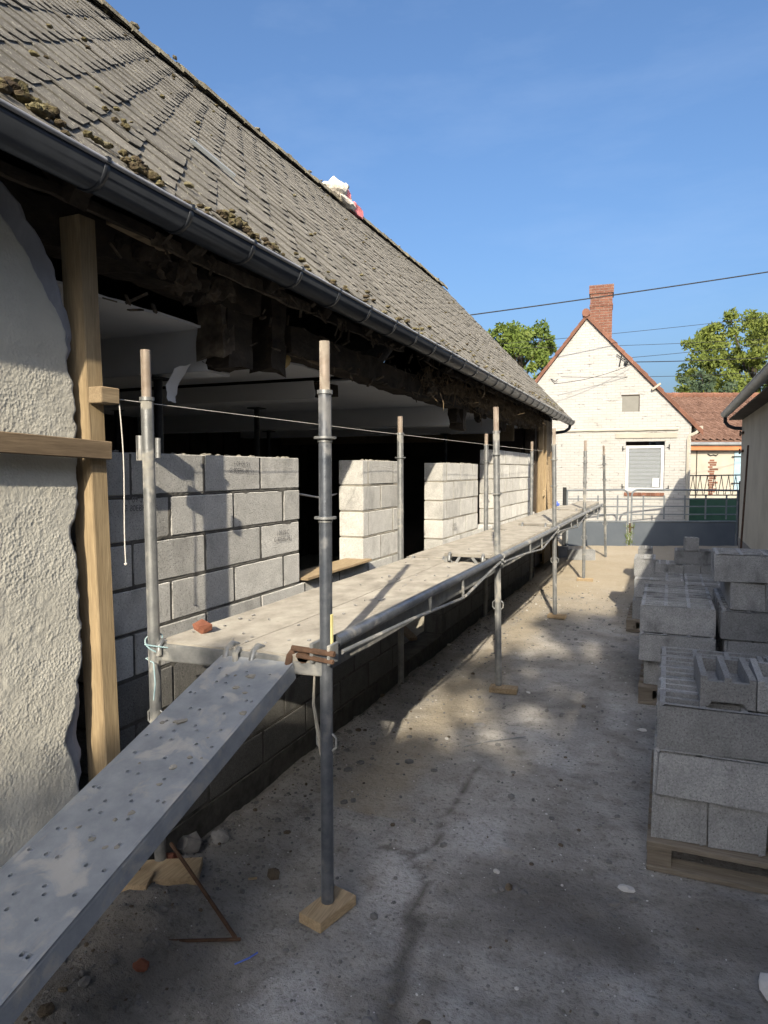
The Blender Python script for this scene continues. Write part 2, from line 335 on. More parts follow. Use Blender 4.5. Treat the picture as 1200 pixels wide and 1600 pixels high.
# painted brick gable
def brickmat(name, c1, c2, mortar, scale, bw=0.22, bh=0.065, chip=None, axis_rot=(R(90), 0, 0), bstr=0.5):
    k = NT(name); v = k.vec((1, 1, 1), False, axis_rot)
    vd = k.n("ShaderNodeVectorMath", operation='MULTIPLY_ADD'); nz = k.n("ShaderNodeTexNoise"); nz.inputs["Scale"].default_value = 6.0
    k.l(v, nz.inputs["Vector"]); k.l(nz.outputs["Color"], vd.inputs[0]); vd.inputs[1].default_value = (0.02, 0.02, 0.0); k.l(v, vd.inputs[2])
    b = k.n("ShaderNodeTexBrick"); b.inputs["Scale"].default_value = 1.0; b.inputs["Brick Width"].default_value = bw; b.inputs["Row Height"].default_value = bh
    b.inputs["Mortar Size"].default_value = 0.008; b.inputs["Mortar Smooth"].default_value = 0.3
    b.inputs["Color1"].default_value = (*c1, 1); b.inputs["Color2"].default_value = (*c2, 1); b.inputs["Mortar"].default_value = (*mortar, 1)
    k.l(vd.outputs[0], b.inputs["Vector"]); c = b.outputs["Color"]
    if chip:
        n = k.noise(k.vec((0.8, 0.8, 2.4), False), 5, 8, 0.72); f = k.ramp(n, [(0.57, 0.0), (0.65, 0.95)])
        f = k.math('MULTIPLY', f, k.math('ADD', k.math('MULTIPLY', b.outputs["Fac"], 0.75), 0.25))
        c = k.mix(f, c, chip)
        c = k.mix(k.ramp(k.noise(k.vec((1, 1, 1), False), 1.2, 6), [(0.5, 0.0), (0.75, 0.35)]), c, (0.41, 0.385, 0.33))
    else:
        c = k.mix(k.ramp(k.noise(k.vec((1, 1, 1), False), 9, 5), [(0.4, 0.0), (0.7, 0.5)]), c, tuple(x * 0.55 for x in c1))
    h = k.math('SUBTRACT', 1.0, b.outputs["Fac"])
    return k.out(c, 0.85, 0, k.bump(h, bstr, 0.02))
MT['whitebrick'] = brickmat('white painted brick', (0.50, 0.495, 0.475), (0.54, 0.535, 0.515), (0.425, 0.415, 0.395), 1, chip=(0.13, 0.115, 0.10))
MT['redbrick'] = brickmat('red chimney brick', (0.22, 0.095, 0.065), (0.29, 0.13, 0.085), (0.28, 0.215, 0.175), 1)
MT['redtile'] = simple('red clay rake tile', [(0.3, (0.20, 0.095, 0.065)), (0.7, (0.30, 0.15, 0.10))], 7, bump=0.5, rand=(0.75, 1.15))
MT['browntile'] = simple('brown clay pantile', [(0.3, (0.11, 0.062, 0.045)), (0.7, (0.20, 0.12, 0.09))], 3.5, 8, bump=0.5)

# glass and blinds
k = NT('window glass'); k.b.inputs["Transmission Weight"].default_value = 0.85; k.b.inputs["Specular IOR Level"].default_value = 0.5
MT['glass'] = k.out((0.85, 0.88, 0.9), 0.04)
MT['blind'] = simple('grey roller shutter slat', [(0.3, (0.42, 0.43, 0.43)), (0.7, (0.5, 0.51, 0.51))], 5, bump=0.05)
MT['boarded'] = simple('boarded attic opening', [(0.3, (0.26, 0.255, 0.225)), (0.7, (0.33, 0.32, 0.285))], 3, bump=0.2)

# foliage
def leafmat(name, a, b, c3):
    k = NT(name); v = k.vec((1, 1, 1), False)
    c = k.ramp(k.noise(v, 0.9, 4), [(0.3, a), (0.55, b), (0.75, c3)])
    n2 = k.noise(v, 7, 3); c = k.mix(k.ramp(n2, [(0.35, 0.3), (0.6, 0.0)]), c, tuple(x * 0.5 for x in a))
    k.out(c, 0.6); tr = k.n("ShaderNodeBsdfTranslucent"); k.l(c, tr.inputs[0]); mx = k.n("ShaderNodeMixShader"); mx.inputs[0].default_value = 0.35
    k.l(k.b.outputs[0], mx.inputs[1]); k.l(tr.outputs[0], mx.inputs[2]); k.l(mx.outputs[0], k.t.nodes["Material Output"].inputs[0])
    return k.m
MT['leaf_green'] = leafmat('green leaves', (0.12, 0.18, 0.04), (0.20, 0.27, 0.06), (0.30, 0.35, 0.09))
MT['leaf_yellow'] = leafmat('yellow green leaves', (0.15, 0.20, 0.045), (0.24, 0.29, 0.065), (0.35, 0.37, 0.10))
MT['leaf_blue'] = leafmat('grey green leaves', (0.07, 0.11, 0.07), (0.11, 0.16, 0.09), (0.16, 0.2, 0.10))

# ground
k = NT('compacted dirt yard'); v = k.vec((1, 1, 1), False)
big = k.noise(v, 0.9, 6, 0.65, 0.4); fine = k.noise(v, 45, 5, 0.7); mid = k.noise(v, 7, 6, 0.68)
c = k.ramp(big, [(0.32, (0.20, 0.19, 0.172)), (0.5, (0.30, 0.285, 0.262)), (0.66, (0.42, 0.405, 0.38))])
c = k.mix(k.ramp(mid, [(0.34, 0.5), (0.50, 0.0)]), c, (0.13, 0.118, 0.10))
c = k.mix(k.ramp(mid, [(0.56, 0.0), (0.70, 0.6)]), c, (0.40, 0.385, 0.36))
c = k.mix(k.ramp(fine, [(0.34, 0.6), (0.46, 0.0)]), c, (0.09, 0.08, 0.066))
c = k.mix(k.ramp(fine, [(0.62, 0.0), (0.74, 0.6)]), c, (0.34, 0.32, 0.28))
at = k.n("ShaderNodeAttribute"); at.attribute_name = "tint"; sx = k.n("ShaderNodeSeparateColor"); k.l(at.outputs["Color"], sx.inputs[0])
c = k.mix(k.math('MULTIPLY', sx.outputs[0], 0.7), c, (0.075, 0.066, 0.054))        # damp soil in the furrow and patches
c = k.mix(k.math('MULTIPLY', sx.outputs[1], 0.75), c, k.mix(fine, (0.29, 0.24, 0.165), (0.42, 0.36, 0.265)))   # sandy spoil
c = k.mix(k.math('MULTIPLY', sx.outputs[2], k.ramp(fine, [(0.35, 0.3), (0.6, 0.9)])), c, (0.47, 0.465, 0.455))   # spilt cement dust
h = k.math('ADD', k.math('MULTIPLY', fine, 0.5), k.math('MULTIPLY', mid, 1.0))
MT['ground'] = k.out(c, k.math('SUBTRACT', 0.95, k.math('MULTIPLY', sx.outputs[0], 0.2)), 0, k.bump(h, 1.0, 0.03))

# ================================================================== GROUND
CRACK = [(-0.99, 3.65), (-0.95, 3.04), (-0.98, 2.76), (-0.89, 2.47), (-0.85, 2.28), (-0.76, 1.95), (-0.7, 1.6)]
CR2 = [(-0.98, 2.76), (-1.16, 2.76)]
def segd(p, a, b):
    ax, ay = a; bx, by = b; dx, dy = bx - ax, by - ay
    t = max(0, min(1, ((p[0] - ax) * dx + (p[1] - ay) * dy) / (dx * dx + dy * dy)))
    return math.hypot(p[0] - ax - t * dx, p[1] - ay - t * dy)
PALLETS = [(-0.1, 1.05, 2.95, 4.1), (-0.25, 1.3, 5.1, 6.4), (-0.45, 1.2, 7.4, 9.0), (-0.3, 0.9, 10.6, 11.8)]
def ground_z(x, y):
    if x < -7 or x > 8 or y > 24 or y < -9: return 0.0
    z = 0.014 * fbm(x, y, 0, 1.7, 4) + 0.007 * fbm(x, y, 3, 8, 4)
    if y < 6: z += 0.003 * N3(x, y, 5, 19)
    for a, b, c_, d in PALLETS:
        if a < x < b and c_ < y < d: z = min(z, 0.0) - 0.004
    if -2.6 < x < -1.5 and 1.85 < y < 13:      # trench along the footing
        e = -1.97 + 0.05 * N3(0, y, 0, 3.1) + 0.02 * N3(0, y, 5, 12)
        t = max(0.0, min(1.0, (e - x) / 0.05 + 0.5)); z -= 0.12 * t
        z += 0.018 * math.exp(-((x - e - 0.07) / 0.06) ** 2) * (0.6 + N3(1, y, 0, 6))
    r = math.hypot((x + 1.78) / 0.30, (y - 1.93) / 0.28)
    if r < 1.6: z += 0.07 * math.exp(-r * r * 1.4) * (1 + 0.5 * N3(x, y, 1, 14))
    r = math.hypot((x + 1.75) / 0.25, (y - 1.45) / 0.3)
    if r < 1.6: z += 0.05 * math.exp(-r * r * 1.4) * (1 + 0.5 * N3(x, y, 1, 14))
    return z
def lines(lo, a, b, hi, step, out):
    L = list(np.arange(a, b + 1e-6, step)); L = [lo, lo / 3, lo / 10 - 2 + a * 0] + L if False else L
    pre = [a - s for s in (0.15, 0.5, 1.5, 4, 10, 30, 90, 300, 900) if True]; post = [b + s for s in (0.15, 0.5, 1.5, 4, 10, 30, 90, 300, 900)]
    return sorted(pre) + L + post
xs = lines(0, -2.35, 1.1, 0, 0.03, 0)
ys = [-900, -300, -90, -30, -10, -4, -1.5, -0.5, 0.2] + list(np.arange(0.5, 5.5, 0.03)) + list(np.arange(5.5, 9, 0.06)) + list(np.arange(9, 18, 0.15)) + [19, 21, 24, 30, 45, 90, 300, 900]
gv = []; tint = []
for y in ys:
    for x in xs:
        z = ground_z(x, y)
        damp = 0.0
        if 1.3 < y < 4.2 and -1.5 < x < -0.3:
            wob = 0.05 * N3(x, y, 2, 5)
            for pl in (CRACK, CR2):
                for a, b in zip(pl, pl[1:]):
                    d = segd((x + wob, y + wob), a, b); w = 0.018 + 0.05 * max(0, 2.7 - y) + 0.012 * N3(x, y, 8, 20)
                    q = max(0.0, 1 - d / max(w, 0.008)); damp = max(damp, min(1, q * 1.9))
            z -= 0.006 * damp
        if 0.3 < y < 7:
            for cx, cy_, rx, ry, am in ((-0.35, 2.55, 0.35, 0.38, 0.75), (-0.65, 2.75, 0.18, 0.12, 0.5), (-0.25, 1.9, 0.3, 0.2, 0.5), (-0.5, 4.6, 0.3, 0.5, 0.5), (-1.75, 1.75, 0.35, 0.5, 0.6), (0.3, 2.75, 0.4, 0.2, 0.6)):
                q = math.hypot((x - cx) / rx, (y - cy_) / ry) + 0.55 * fbm(x, y, 4, 3.5, 4)
                damp = max(damp, am * max(0.0, min(1.0, (1.15 - q) * 1.8)))
        if x < -1.93 and 1.9 < y < 13: damp = max(damp, 0.45)
        sand = max(0.0, min(1.0, (y - 6.5) / 4.0 + 0.5 * fbm(x, y, 6, 0.9, 4))) * (1.0 if -4 < x < 3 else 0.4) if y < 22 else 0
        if 3.0 < y < 9: sand = max(sand, max(0, min(0.7, 0.9 - abs(x + 1.45) / 0.35 + 0.6 * fbm(x, y, 6, 2.1, 4))))
        dust = 0.0
        if 0.8 < y < 6.5:
            for cx, cy_, rx, ry in ((-0.78, 3.0, 0.16, 0.22), (-0.45, 1.92, 0.28, 0.16), (-0.18, 2.28, 0.16, 0.14), (-0.6, 4.3, 0.25, 0.4), (-1.05, 1.75, 0.22, 0.2), (-1.0, 2.55, 0.14, 0.3), (-0.3, 5.0, 0.12, 0.5)):
                q = math.hypot((x - cx) / rx, (y - cy_) / ry) + 0.7 * fbm(x, y, 9, 4.5, 5)
                dust = max(dust, 0.75 * max(0.0, min(1.0, (1.1 - q) * 1.6)))
        gv.append((x, y, z)); tint.append((damp, sand, dust * (1 - damp), 1))
nx = len(xs); gf = [(j * nx + i, j * nx + i + 1, (j + 1) * nx + i + 1, (j + 1) * nx + i) for j in range(len(ys) - 1) for i in range(nx - 1)]
me = bpy.data.meshes.new("ground"); me.from_pydata(gv, [], gf); me.materials.append(MT['ground'])
ca = me.color_attributes.new("tint", 'FLOAT_COLOR', 'POINT'); ca.data.foreach_set("color", np.array(tint, dtype=np.float32).ravel())
me.polygons.foreach_set("use_smooth", [True] * len(me.polygons))
tag(link("ground", me), kind="structure")

# ================================================================== LONGHOUSE
LH = thing("longhouse", "long low farmhouse with stripped front wall, dark gutter and mossy grey diamond-tiled roof", "farmhouse", (-2.1, 2.0, 0))
XE, ZE, XR, ZR = -1.80, 2.715, -4.40, 5.467
Y0, Y1 = -3.0, 13.65
UP = Vector((XR - XE, 0, ZR - ZE)); SL = UP.length; UP.normalize(); NR = Vector((0, 1, 0)).cross(UP); NR = NR if NR.z > 0 else -NR
E0 = Vector((XE, 0, ZE))
def RP(y, s, n=0.0): return E0 + Vector((0, y, 0)) + UP * s + NR * n
# roof deck (two slopes)
m = MB()
a = RP(Y0, 0.0, -0.05); 
for (p, q) in (((XE, ZE), (XR, ZR)), ((2 * XR - XE, ZE), (XR, ZR))):
    sgn = 1 if p[0] > q[0] else -1
    nrm = Vector((NR.x * sgn, 0, NR.z))
    for o in (0,):
        P = [Vector((p[0], Y0, p[1])), Vector((p[0], Y1, p[1])), Vector((q[0], Y1, q[1])), Vector((q[0], Y0, q[1]))]
        lo = [v - nrm * 0.05 for v in P]; hi = [v - nrm * 0.012 for v in P]
        m.hexa([lo[0], lo[1], lo[2], lo[3], hi[0], hi[1], hi[2], hi[3]])
roof = m.build("roof", MT['rotten'], LH)
tag(roof, "steep weathered roof of grey diamond tiles with moss")
# diamond tiles, pitch 0.185 m along the edges
pitch = 0.185; h = pitch / math.sqrt(2); half = (pitch + 0.028) / math.sqrt(2); tilt = 0.056; th = 0.0075
def tile_mesh(name, jit):
    rr = random.Random(jit); cut = 0.22
    base = [(0, half), (half, 0.0), (half * cut, -half * (1 - cut)), (-half * cut, -half * (1 - cut)), (-half, 0.0)]
    base = [(x + rr.uniform(-.004, .004), y + rr.uniform(-.006, .006)) for x, y in base]
    vs = []
    for lay in (-th, 0.0):
        for (x, y) in base: vs.append((x, y, lay - tilt * y + rr.uniform(-.0015, .0015) + 0.018))
    n = len(base)
    fs = [tuple(range(n)), tuple(range(n, 2 * n))] + [(i, (i + 1) % n, (i + 1) % n + n, i + n) for i in range(n)]
    return vs, fs
def clip_tile(vs, fs, s):
    # starter course: cut straight along the eave line
    lim = -(s + 0.035); n = len(vs) // 2; out = []
    base = [(vs[i][0], vs[i][1]) for i in range(n)]; res = []
    for i in range(n):
        a, b = base[i], base[(i + 1) % n]
        if a[1] >= lim: res.append(a)
        if (a[1] - lim) * (b[1] - lim) < 0:
            t = (lim - a[1]) / (b[1] - a[1]); res.append((a[0] + (b[0] - a[0]) * t, lim))
    k_ = len(res); V = [(x, y, l_ - tilt * y + .018) for l_ in (-th, 0.0) for x, y in res]
    return V, [tuple(range(k_)), tuple(range(k_, 2 * k_))] + [(i, (i + 1) % k_, (i + 1) % k_ + k_, i + k_) for i in range(k_)]
TV = [tile_mesh("t", i) for i in range(6)]
tile_me = []
for i, (vs, fs) in enumerate(TV):
    b = MB(); b.add(vs, fs); tile_me.append(b.mesh("roof_tile", MT['tile']))
BAS = Matrix((Vector((0, 1, 0)), UP, NR)).transposed()   # tile local axes -> world
if BAS.determinant() < 0: pass
cells = []
nrow = int(SL / h) + 1
for jr in range(0, nrow + 1):
    s = jr * h + 0.03
    for iy in range(int((Y1 - 0.0) / (2 * h)) + 2):
        y = 0.2 + iy * 2 * h + (h if jr % 2 else 0)
        if s > SL - 0.02 or y > Y1 - 0.02: continue
        cells.append((y, s))
camp = Vector((0, 0, 1.7))
def vis_key(c):
    p = RP(*c); d = (p - camp); return d.length
fwd = Vector((-math.sin(YAW), math.cos(YAW), 0)); rgt = Vector((math.cos(YAW), math.sin(YAW), 0))
def in_frame(p):
    d = p - camp; z = d.dot(fwd)
    return z > 0.2 and abs(d.dot(rgt) / z) < 0.62 and d.z / z < 0.80
cs = sorted(cells, key=lambda c: (not in_frame(RP(*c)), vis_key(c)))
near = cs[:300]; rest = cs[300:]
wl = wloc(roof); clip_me = {}
for i, (y, s) in enumerate(near):
    if s < half:
        if round(s, 3) not in clip_me:
            b = MB(); b.add(*clip_tile(*TV[0], s)); clip_me[round(s, 3)] = b.mesh("roof_tile", MT['tile'])
        o = link("roof_tile", clip_me[round(s, 3)], roof)
    else: o = link("roof_tile", tile_me[i % 6], roof)
    lift = 0.006 if random.random() < 0.12 else 0.0
    mat = BAS.to_4x4() @ Matrix.Rotation(random.uniform(-.022, .022), 4, 'Z') @ Matrix.Rotation(random.uniform(-.012, .012), 4, 'X')
    mat.translation = RP(y + random.uniform(-.008, .008), s + random.uniform(-.012, .012), lift) - wl
    o.matrix_local = mat
m = MB()
for i, (y, s) in enumerate(rest):
    vs, fs = TV[i % 6] if s >= half else clip_tile(*TV[0], s); M3 = BAS @ Matrix.Rotation(random.uniform(-.035, .035), 3, 'Z'); p = RP(y + random.uniform(-.008, .008), s + random.uniform(-.012, .012), random.choice((0, 0, 0, .006)))
    m.add([M3 @ Vector(q) + p for q in vs], fs)
tag(m.build("roof_tiling", MT['tile'], roof), kind="stuff")
# repair strip, orange lichen streaks
m = MB()
for (ya, sa, yb, sb, w) in ((3.28, 1.16, 3.50, 0.96, 0.05),):
    d = (RP(yb, sb) - RP(ya, sa)).normalized(); sd = d.cross(NR) * w / 2
    P = [RP(ya, sa, 0.052) - sd, RP(ya, sa, 0.052) + sd, RP(yb, sb, 0.058) + sd, RP(yb, sb, 0.058) - sd]
    m.hexa([p - NR * 0.02 for p in P] + P)
m.build("zinc_repair_strip", MT['zinc_light'], roof)
# ridge tiles
for i in range(int((Y1 - 2.0) / 0.33) + 6):
    y = 0.4 + i * 0.33
    if y + 0.34 > Y1 + 0.05: break
    m = MB(); prof = []
    for a in range(7):
        t = math.pi * a / 6; prof.append((math.cos(t) * 0.15, math.sin(t) * 0.105))
    jz = 0.02 * N3(0, y, 0, 1.3) + random.uniform(-.006, .006)
    n = 7; vs = []
    for yy, ex in ((y, 1.06), (y + 0.345, 0.96)):
        for (px, pz) in prof: vs.append((XR + px * ex, yy, ZR - 0.065 + pz * ex + jz))
        for (px, pz) in prof: vs.append((XR + px * ex * 0.86, yy, ZR - 0.07 + pz * ex * 0.82 + jz))
    fs = []
    for q in range(n - 1):
        fs += [(q, q + 1, q + 1 + 14, q + 14), (q + 7, q + 21, q + 22, q + 8), (q, q + 7, q + 8, q + 1), (q + 14, q + 15, q + 22, q + 21)]
    m.add(vs, fs); m.build("ridge_tile", MT['ridge'], roof)
# moss clumps: along the eave and caught at tile edges
m = MB()
for i in range(300):
    y = 0.7 + (random.random() ** 1.6) * 12.5
    if random.random() < 0.45:
        s = abs(random.gauss(0.06, 0.09)) + 0.02 + (0.08 * abs(N3(0, y, 2, 2.0)))
    else: s = random.uniform(0.02, SL - 0.1)
    near_e = s < 0.35; r_ = random.uniform(0.008, 0.024) if near_e and N3(3, y, 1, 1.4) > -0.05 else random.uniform(0.006, 0.02)
    p = RP(y, s, 0.035); m.lump((p.x, p.y, p.z), (r_, r_ * 1.3, r_ * 0.6), i * 3.1, 1, 0.5)
for (y, s, r_) in ((1.60, 0.22, 0.07), (1.68, 0.17, 0.06), (2.05, 0.16, 0.05), (2.12, 0.17, 0.055), (2.2, 0.13, 0.05), (2.62, 0.14, 0.06), (2.7, 0.15, 0.05), (2.82, 0.12, 0.055), (2.35, 0.63, 0.035), (3.0, 0.11, 0.05)):
    for q in range(9):
        p = RP(y + random.uniform(-.07, .07), s + random.uniform(-.05, .05), 0.035); rr = r_ * random.uniform(0.2, 0.42)
        m.lump((p.x, p.y, p.z), (rr, rr * 1.25, rr * 0.7), q * 7.7 + y, 2, 0.6)
tag(m.build("moss", MT['moss'], roof), kind="stuff")
m = MB()
for i in range(130):
    y = 2.0 + random.random() * 11.4; r_ = random.uniform(0.012, 0.035)
    m.lump((XR + random.uniform(.02, .12), y, ZR + random.uniform(-.05, .03)), (r_, r_ * 1.6, r_ * .7), i * 1.7, 1, .5)
tag(m.build("ridge_moss", MT['ridge'], roof), kind="stuff")

# gutter with joints
GX, GZ, GR = -1.79, 2.655, 0.076
def gz_(y): return GZ + 0.05 * (13.0 - y) / 12.0
def half_round(m, y0, y1, r0, r1, thick=0.003, n=12):
    vs = []
    for y in (y0, y1):
        for rr in (r0, r1):
            for a in range(n + 1):
                t = math.pi * a / n; vs.append((GX + math.cos(t) * rr, y, gz_(y) - math.sin(t) * rr))
    k_ = n + 1; fs = []
    for a in range(n):
        fs += [(a, a + 1, a + 1 + 2 * k_, a + 2 * k_), (k_ + a, 3 * k_ + a, 3 * k_ + a + 1, k_ + a + 1), (a, k_ + a, k_ + a + 1, a + 1), (2 * k_ + a, 2 * k_ + a + 1, 3 * k_ + a + 1, 3 * k_ + a)]
    fs += [(0, 2 * k_, 3 * k_, k_), (n, k_ + n, 3 * k_ + n, 2 * k_ + n)]
    m.add(vs, fs, True)
m = MB(); half_round(m, -1.0, 13.8, GR, GR - 0.003)
prof = [(GX + math.cos(math.pi * a / 12) * (GR - .002), GZ - math.sin(math.pi * a / 12) * (GR - .002)) for a in range(13)]
m.prism(prof, 1, 13.79, 13.80)
gut = m.build("gutter", MT['zinc'], LH)
m = MB(); m.tube([(GX + GR + 0.002, -1.0, gz_(-1) + 0.004), (GX + GR + 0.002, 13.8, gz_(13.8) + 0.004)], 0.0085, 8); m.build("rolled_bead", MT['bead'], gut)
y = 0.9
while y < 13.7:
    m = MB(); half_round(m, y, y + 0.022, GR + 0.005, GR - 0.001); m.box((GX + GR - 0.004, y + .003, gz_(y) - 0.002), (GX + GR + 0.013, y + 0.019, gz_(y) + 0.016))
    m.build("gutter_bracket", MT['zinc'], gut); y += 0.425
m = MB(); m.tube([(GX, 13.68, GZ - 0.07), (GX - 0.02, 13.70, GZ - 0.14), (GX - 0.1, 13.66, GZ - 0.2), (-2.12, 13.52, GZ - 0.24)], 0.03, 10)
m.build("downpipe", MT['zinc'], gut)

# old plastered front wall (near end): relief as geometry, torn edge
def torn(z): # Y of the torn edge of the cream layer
    e = 1.922 if z < 2.0 else 1.922 - 0.42 * ((z - 2.0) / 0.65) ** 2.0
    if z < 0.95: e -= 0.055 * math.exp(-((z - 0.70) / 0.17) ** 2)
    return e + 0.016 * fbm(0, z, 0, 7, 4) + 0.012 * N3(0, z, 3, 24) + 0.005 * N3(0, z, 9, 60) - 0.045 * max(0, N3(0, z, 7, 6.5))
def relief(y, z):
    a = fbm(y, z, 0, 9, 5); b = mnoise.noise(Vector((y * 34, z * 40, 3))); c_ = mnoise.noise(Vector((y * 78, z * 78, 9)))
    msk = 0.15 + 0.85 * max(0, min(1, 0.55 + 1.8 * fbm(y, z, 8, 4.0, 3)))
    return (0.0012 * a + msk * (0.0034 * max(0.0, min(0.45, b + 0.12)) + 0.0014 * c_))
PX = -2.045; gy = []; nzr = 300; nyr = 170
vs = []; fs = []
for j in range(nzr + 1):
    z = -0.12 + 2.80 * j / nzr; e = torn(z); sy0 = 0.45
    for i in range(nyr + 1):
        t = i / nyr; y = sy0 + (e - sy0) * t
        edge = max(0, 1 - (e - y) / 0.012)
        vs.append((PX + relief(y, z) - 0.010 * edge * edge, y, z))
    vs.append((PX - 0.022, e - 0.004 + 0.004 * N3(1, z, 1, 40), z))
w = nyr + 2
for j in range(nzr):
    for i in range(nyr + 1): fs.append((j * w + i, j * w + i + 1, (j + 1) * w + i + 1, (j + 1) * w + i))
m = MB(); m.add(vs, fs, True)
pw = m.build("plaster_wall", MT['plaster'], LH); tag(pw, "cream trowelled plaster with a torn broken edge")
m = MB(); m.box((PX - 0.33, -3.0, -0.2), (PX - 0.002, 0.45, 2.68)); m.build("wall_return", MT['plaster'], LH)
# undercoat layer exposed at the torn edge
def torn2(z):
    return torn(z) + 0.012 + 0.05 * max(0, N3(2, z, 5, 3.3)) + 0.06 * math.exp(-((z - 0.68) / 0.16) ** 2) + (0.16 * ((z - 2.0) / 0.65) ** 1.5 if z > 2.0 else 0) + 0.008 * N3(4, z, 1, 22)
m = MB(); vs = []; fs = []
for j in range(121):
    z = -0.12 + 2.78 * j / 120; e = min(torn2(z), 1.985)
    pts = [(PX - 0.023, 0.46), (PX - 0.022 + .004 * N3(1, z, 0, 18), e - 0.09), (PX - 0.019 + .006 * N3(3, z, 0, 18), e - 0.03), (PX - 0.034, e), (PX - 0.30, e - 0.02 + 0.03 * N3(7, z, 0, 9))]
    vs += [(x, y, z) for x, y in pts]
for j in range(120):
    for i in range(4): fs.append((j * 5 + i, j * 5 + i + 1, (j + 1) * 5 + i + 1, (j + 1) * 5 + i))
m.add(vs, fs); m.build("undercoat", MT['undercoat'], LH)

# interior shell
m = MB(); m.box((-6.6, Y0, -0.15), (-2.32, Y1 - 0.25, 0.03)); m.build("interior_floor", MT['mortar_dry'], LH)
BW = -6.65; gap = (8.05, 8.2, 1.78, 2.0)
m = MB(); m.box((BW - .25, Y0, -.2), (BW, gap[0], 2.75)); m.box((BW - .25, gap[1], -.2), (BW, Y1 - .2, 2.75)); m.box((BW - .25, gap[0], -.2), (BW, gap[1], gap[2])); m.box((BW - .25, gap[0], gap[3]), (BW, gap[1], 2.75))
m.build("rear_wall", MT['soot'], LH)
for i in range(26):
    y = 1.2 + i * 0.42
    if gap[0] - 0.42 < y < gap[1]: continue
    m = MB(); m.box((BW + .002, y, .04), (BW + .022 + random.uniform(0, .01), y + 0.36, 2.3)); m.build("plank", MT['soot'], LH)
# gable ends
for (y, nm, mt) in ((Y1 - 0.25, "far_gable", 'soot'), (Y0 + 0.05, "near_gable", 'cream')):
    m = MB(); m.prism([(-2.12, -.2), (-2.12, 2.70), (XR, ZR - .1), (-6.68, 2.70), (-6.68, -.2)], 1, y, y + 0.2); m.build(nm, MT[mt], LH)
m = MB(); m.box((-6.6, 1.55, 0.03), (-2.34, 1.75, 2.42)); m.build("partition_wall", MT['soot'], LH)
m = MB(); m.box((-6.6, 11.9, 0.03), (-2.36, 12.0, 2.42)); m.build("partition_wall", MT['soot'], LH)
# ceilings: plasterboard sheets with torn front edge + boxed beams
def ceiling(y0, y1, z, xf, seed):
    m = MB(); n = max(6, int((y1 - y0) / 0.05)); top = []; vs = []; fs = []
    for i in range(n + 1):
        y = y0 + (y1 - y0) * i / n; x = xf + 0.03 * fbm(y, seed, 0, 5, 4) + 0.015 * N3(y, seed, 0, 30)
        vs += [(x, y, z), (-6.6, y, z), (x, y, z + .013), (-6.6, y, z + .013)]
    for i in range(n):
        a = i * 4; b = a + 4; fs += [(a, b, b + 1, a + 1), (a + 2, a + 3, b + 3, b + 2), (a, a + 2, b + 2, b)]
    m.add(vs, fs); m.build("ceiling_panel", MT['whiteboard'], LH)
def boxed_beam(y0, y1, zb, zt, xf, seed):
    m = MB(); n = 14; vs = []; fs = []
    for i in range(n + 1):
        z = zb + (zt - zb) * i / n; x = xf + 0.02 * fbm(z, seed, 0, 8, 3)
        vs += [(x, y0, z), (-6.6, y0, z), (x, y0 + .013, z), (-6.6, y0 + .013, z)]
    for i in range(n):
        a = i * 4; b = a + 4; fs += [(a, b, b + 1, a + 1), (a + 2, a + 3, b + 3, b + 2), (a, a + 2, b + 2, b)]
    m.add(vs, fs)
    m.box((-6.6, y0 + .013, zb), (xf - .03, y1, zb + .012)); m.build("boxed_beam", MT['whiteboard'], LH)
    m = MB(); m.rbeam((-6.6, (y0 + y1) / 2 + .01, (zb + zt) / 2), (xf + 0.09, (y0 + y1) / 2 + .01, (zb + zt) / 2 + .01), y1 - y0 - .06, zt - zb - .04, 0.02, 14, seed=seed); m.build("ceiling_beam", MT['rotten'], LH)
ceiling(1.76, 2.985, 2.44, -2.26, 1); boxed_beam(2.985, 3.22, 2.225, 2.44, -2.25, 1.3)
ceiling(3.23, 4.58, 2.40, -2.31, 2); boxed_beam(4.60, 4.85, 2.25, 2.38, -2.5, 2.3)
ceiling(4.9, 7.2, 2.41, -2.27, 3); boxed_beam(7.215, 7.5, 2.20, 2.41, -2.25, 3.3)
ceiling(7.52, 11.85, 2.43, -2.33, 4); boxed_beam(9.6, 9.9, 2.24, 2.43, -2.3, 4.3)
m = MB(); m.box((-6.6, 10.9, 2.17), (-2.3, 10.93, 2.43)); m.build("ceiling_drop", MT['board_tan'], LH)
# loft floor boards closing the attic void
m = MB(); m.box((-6.6, 1.8, 2.50), (-2.55, 13.3, 2.53)); m.build("loft_floor", MT['rotten'], LH)
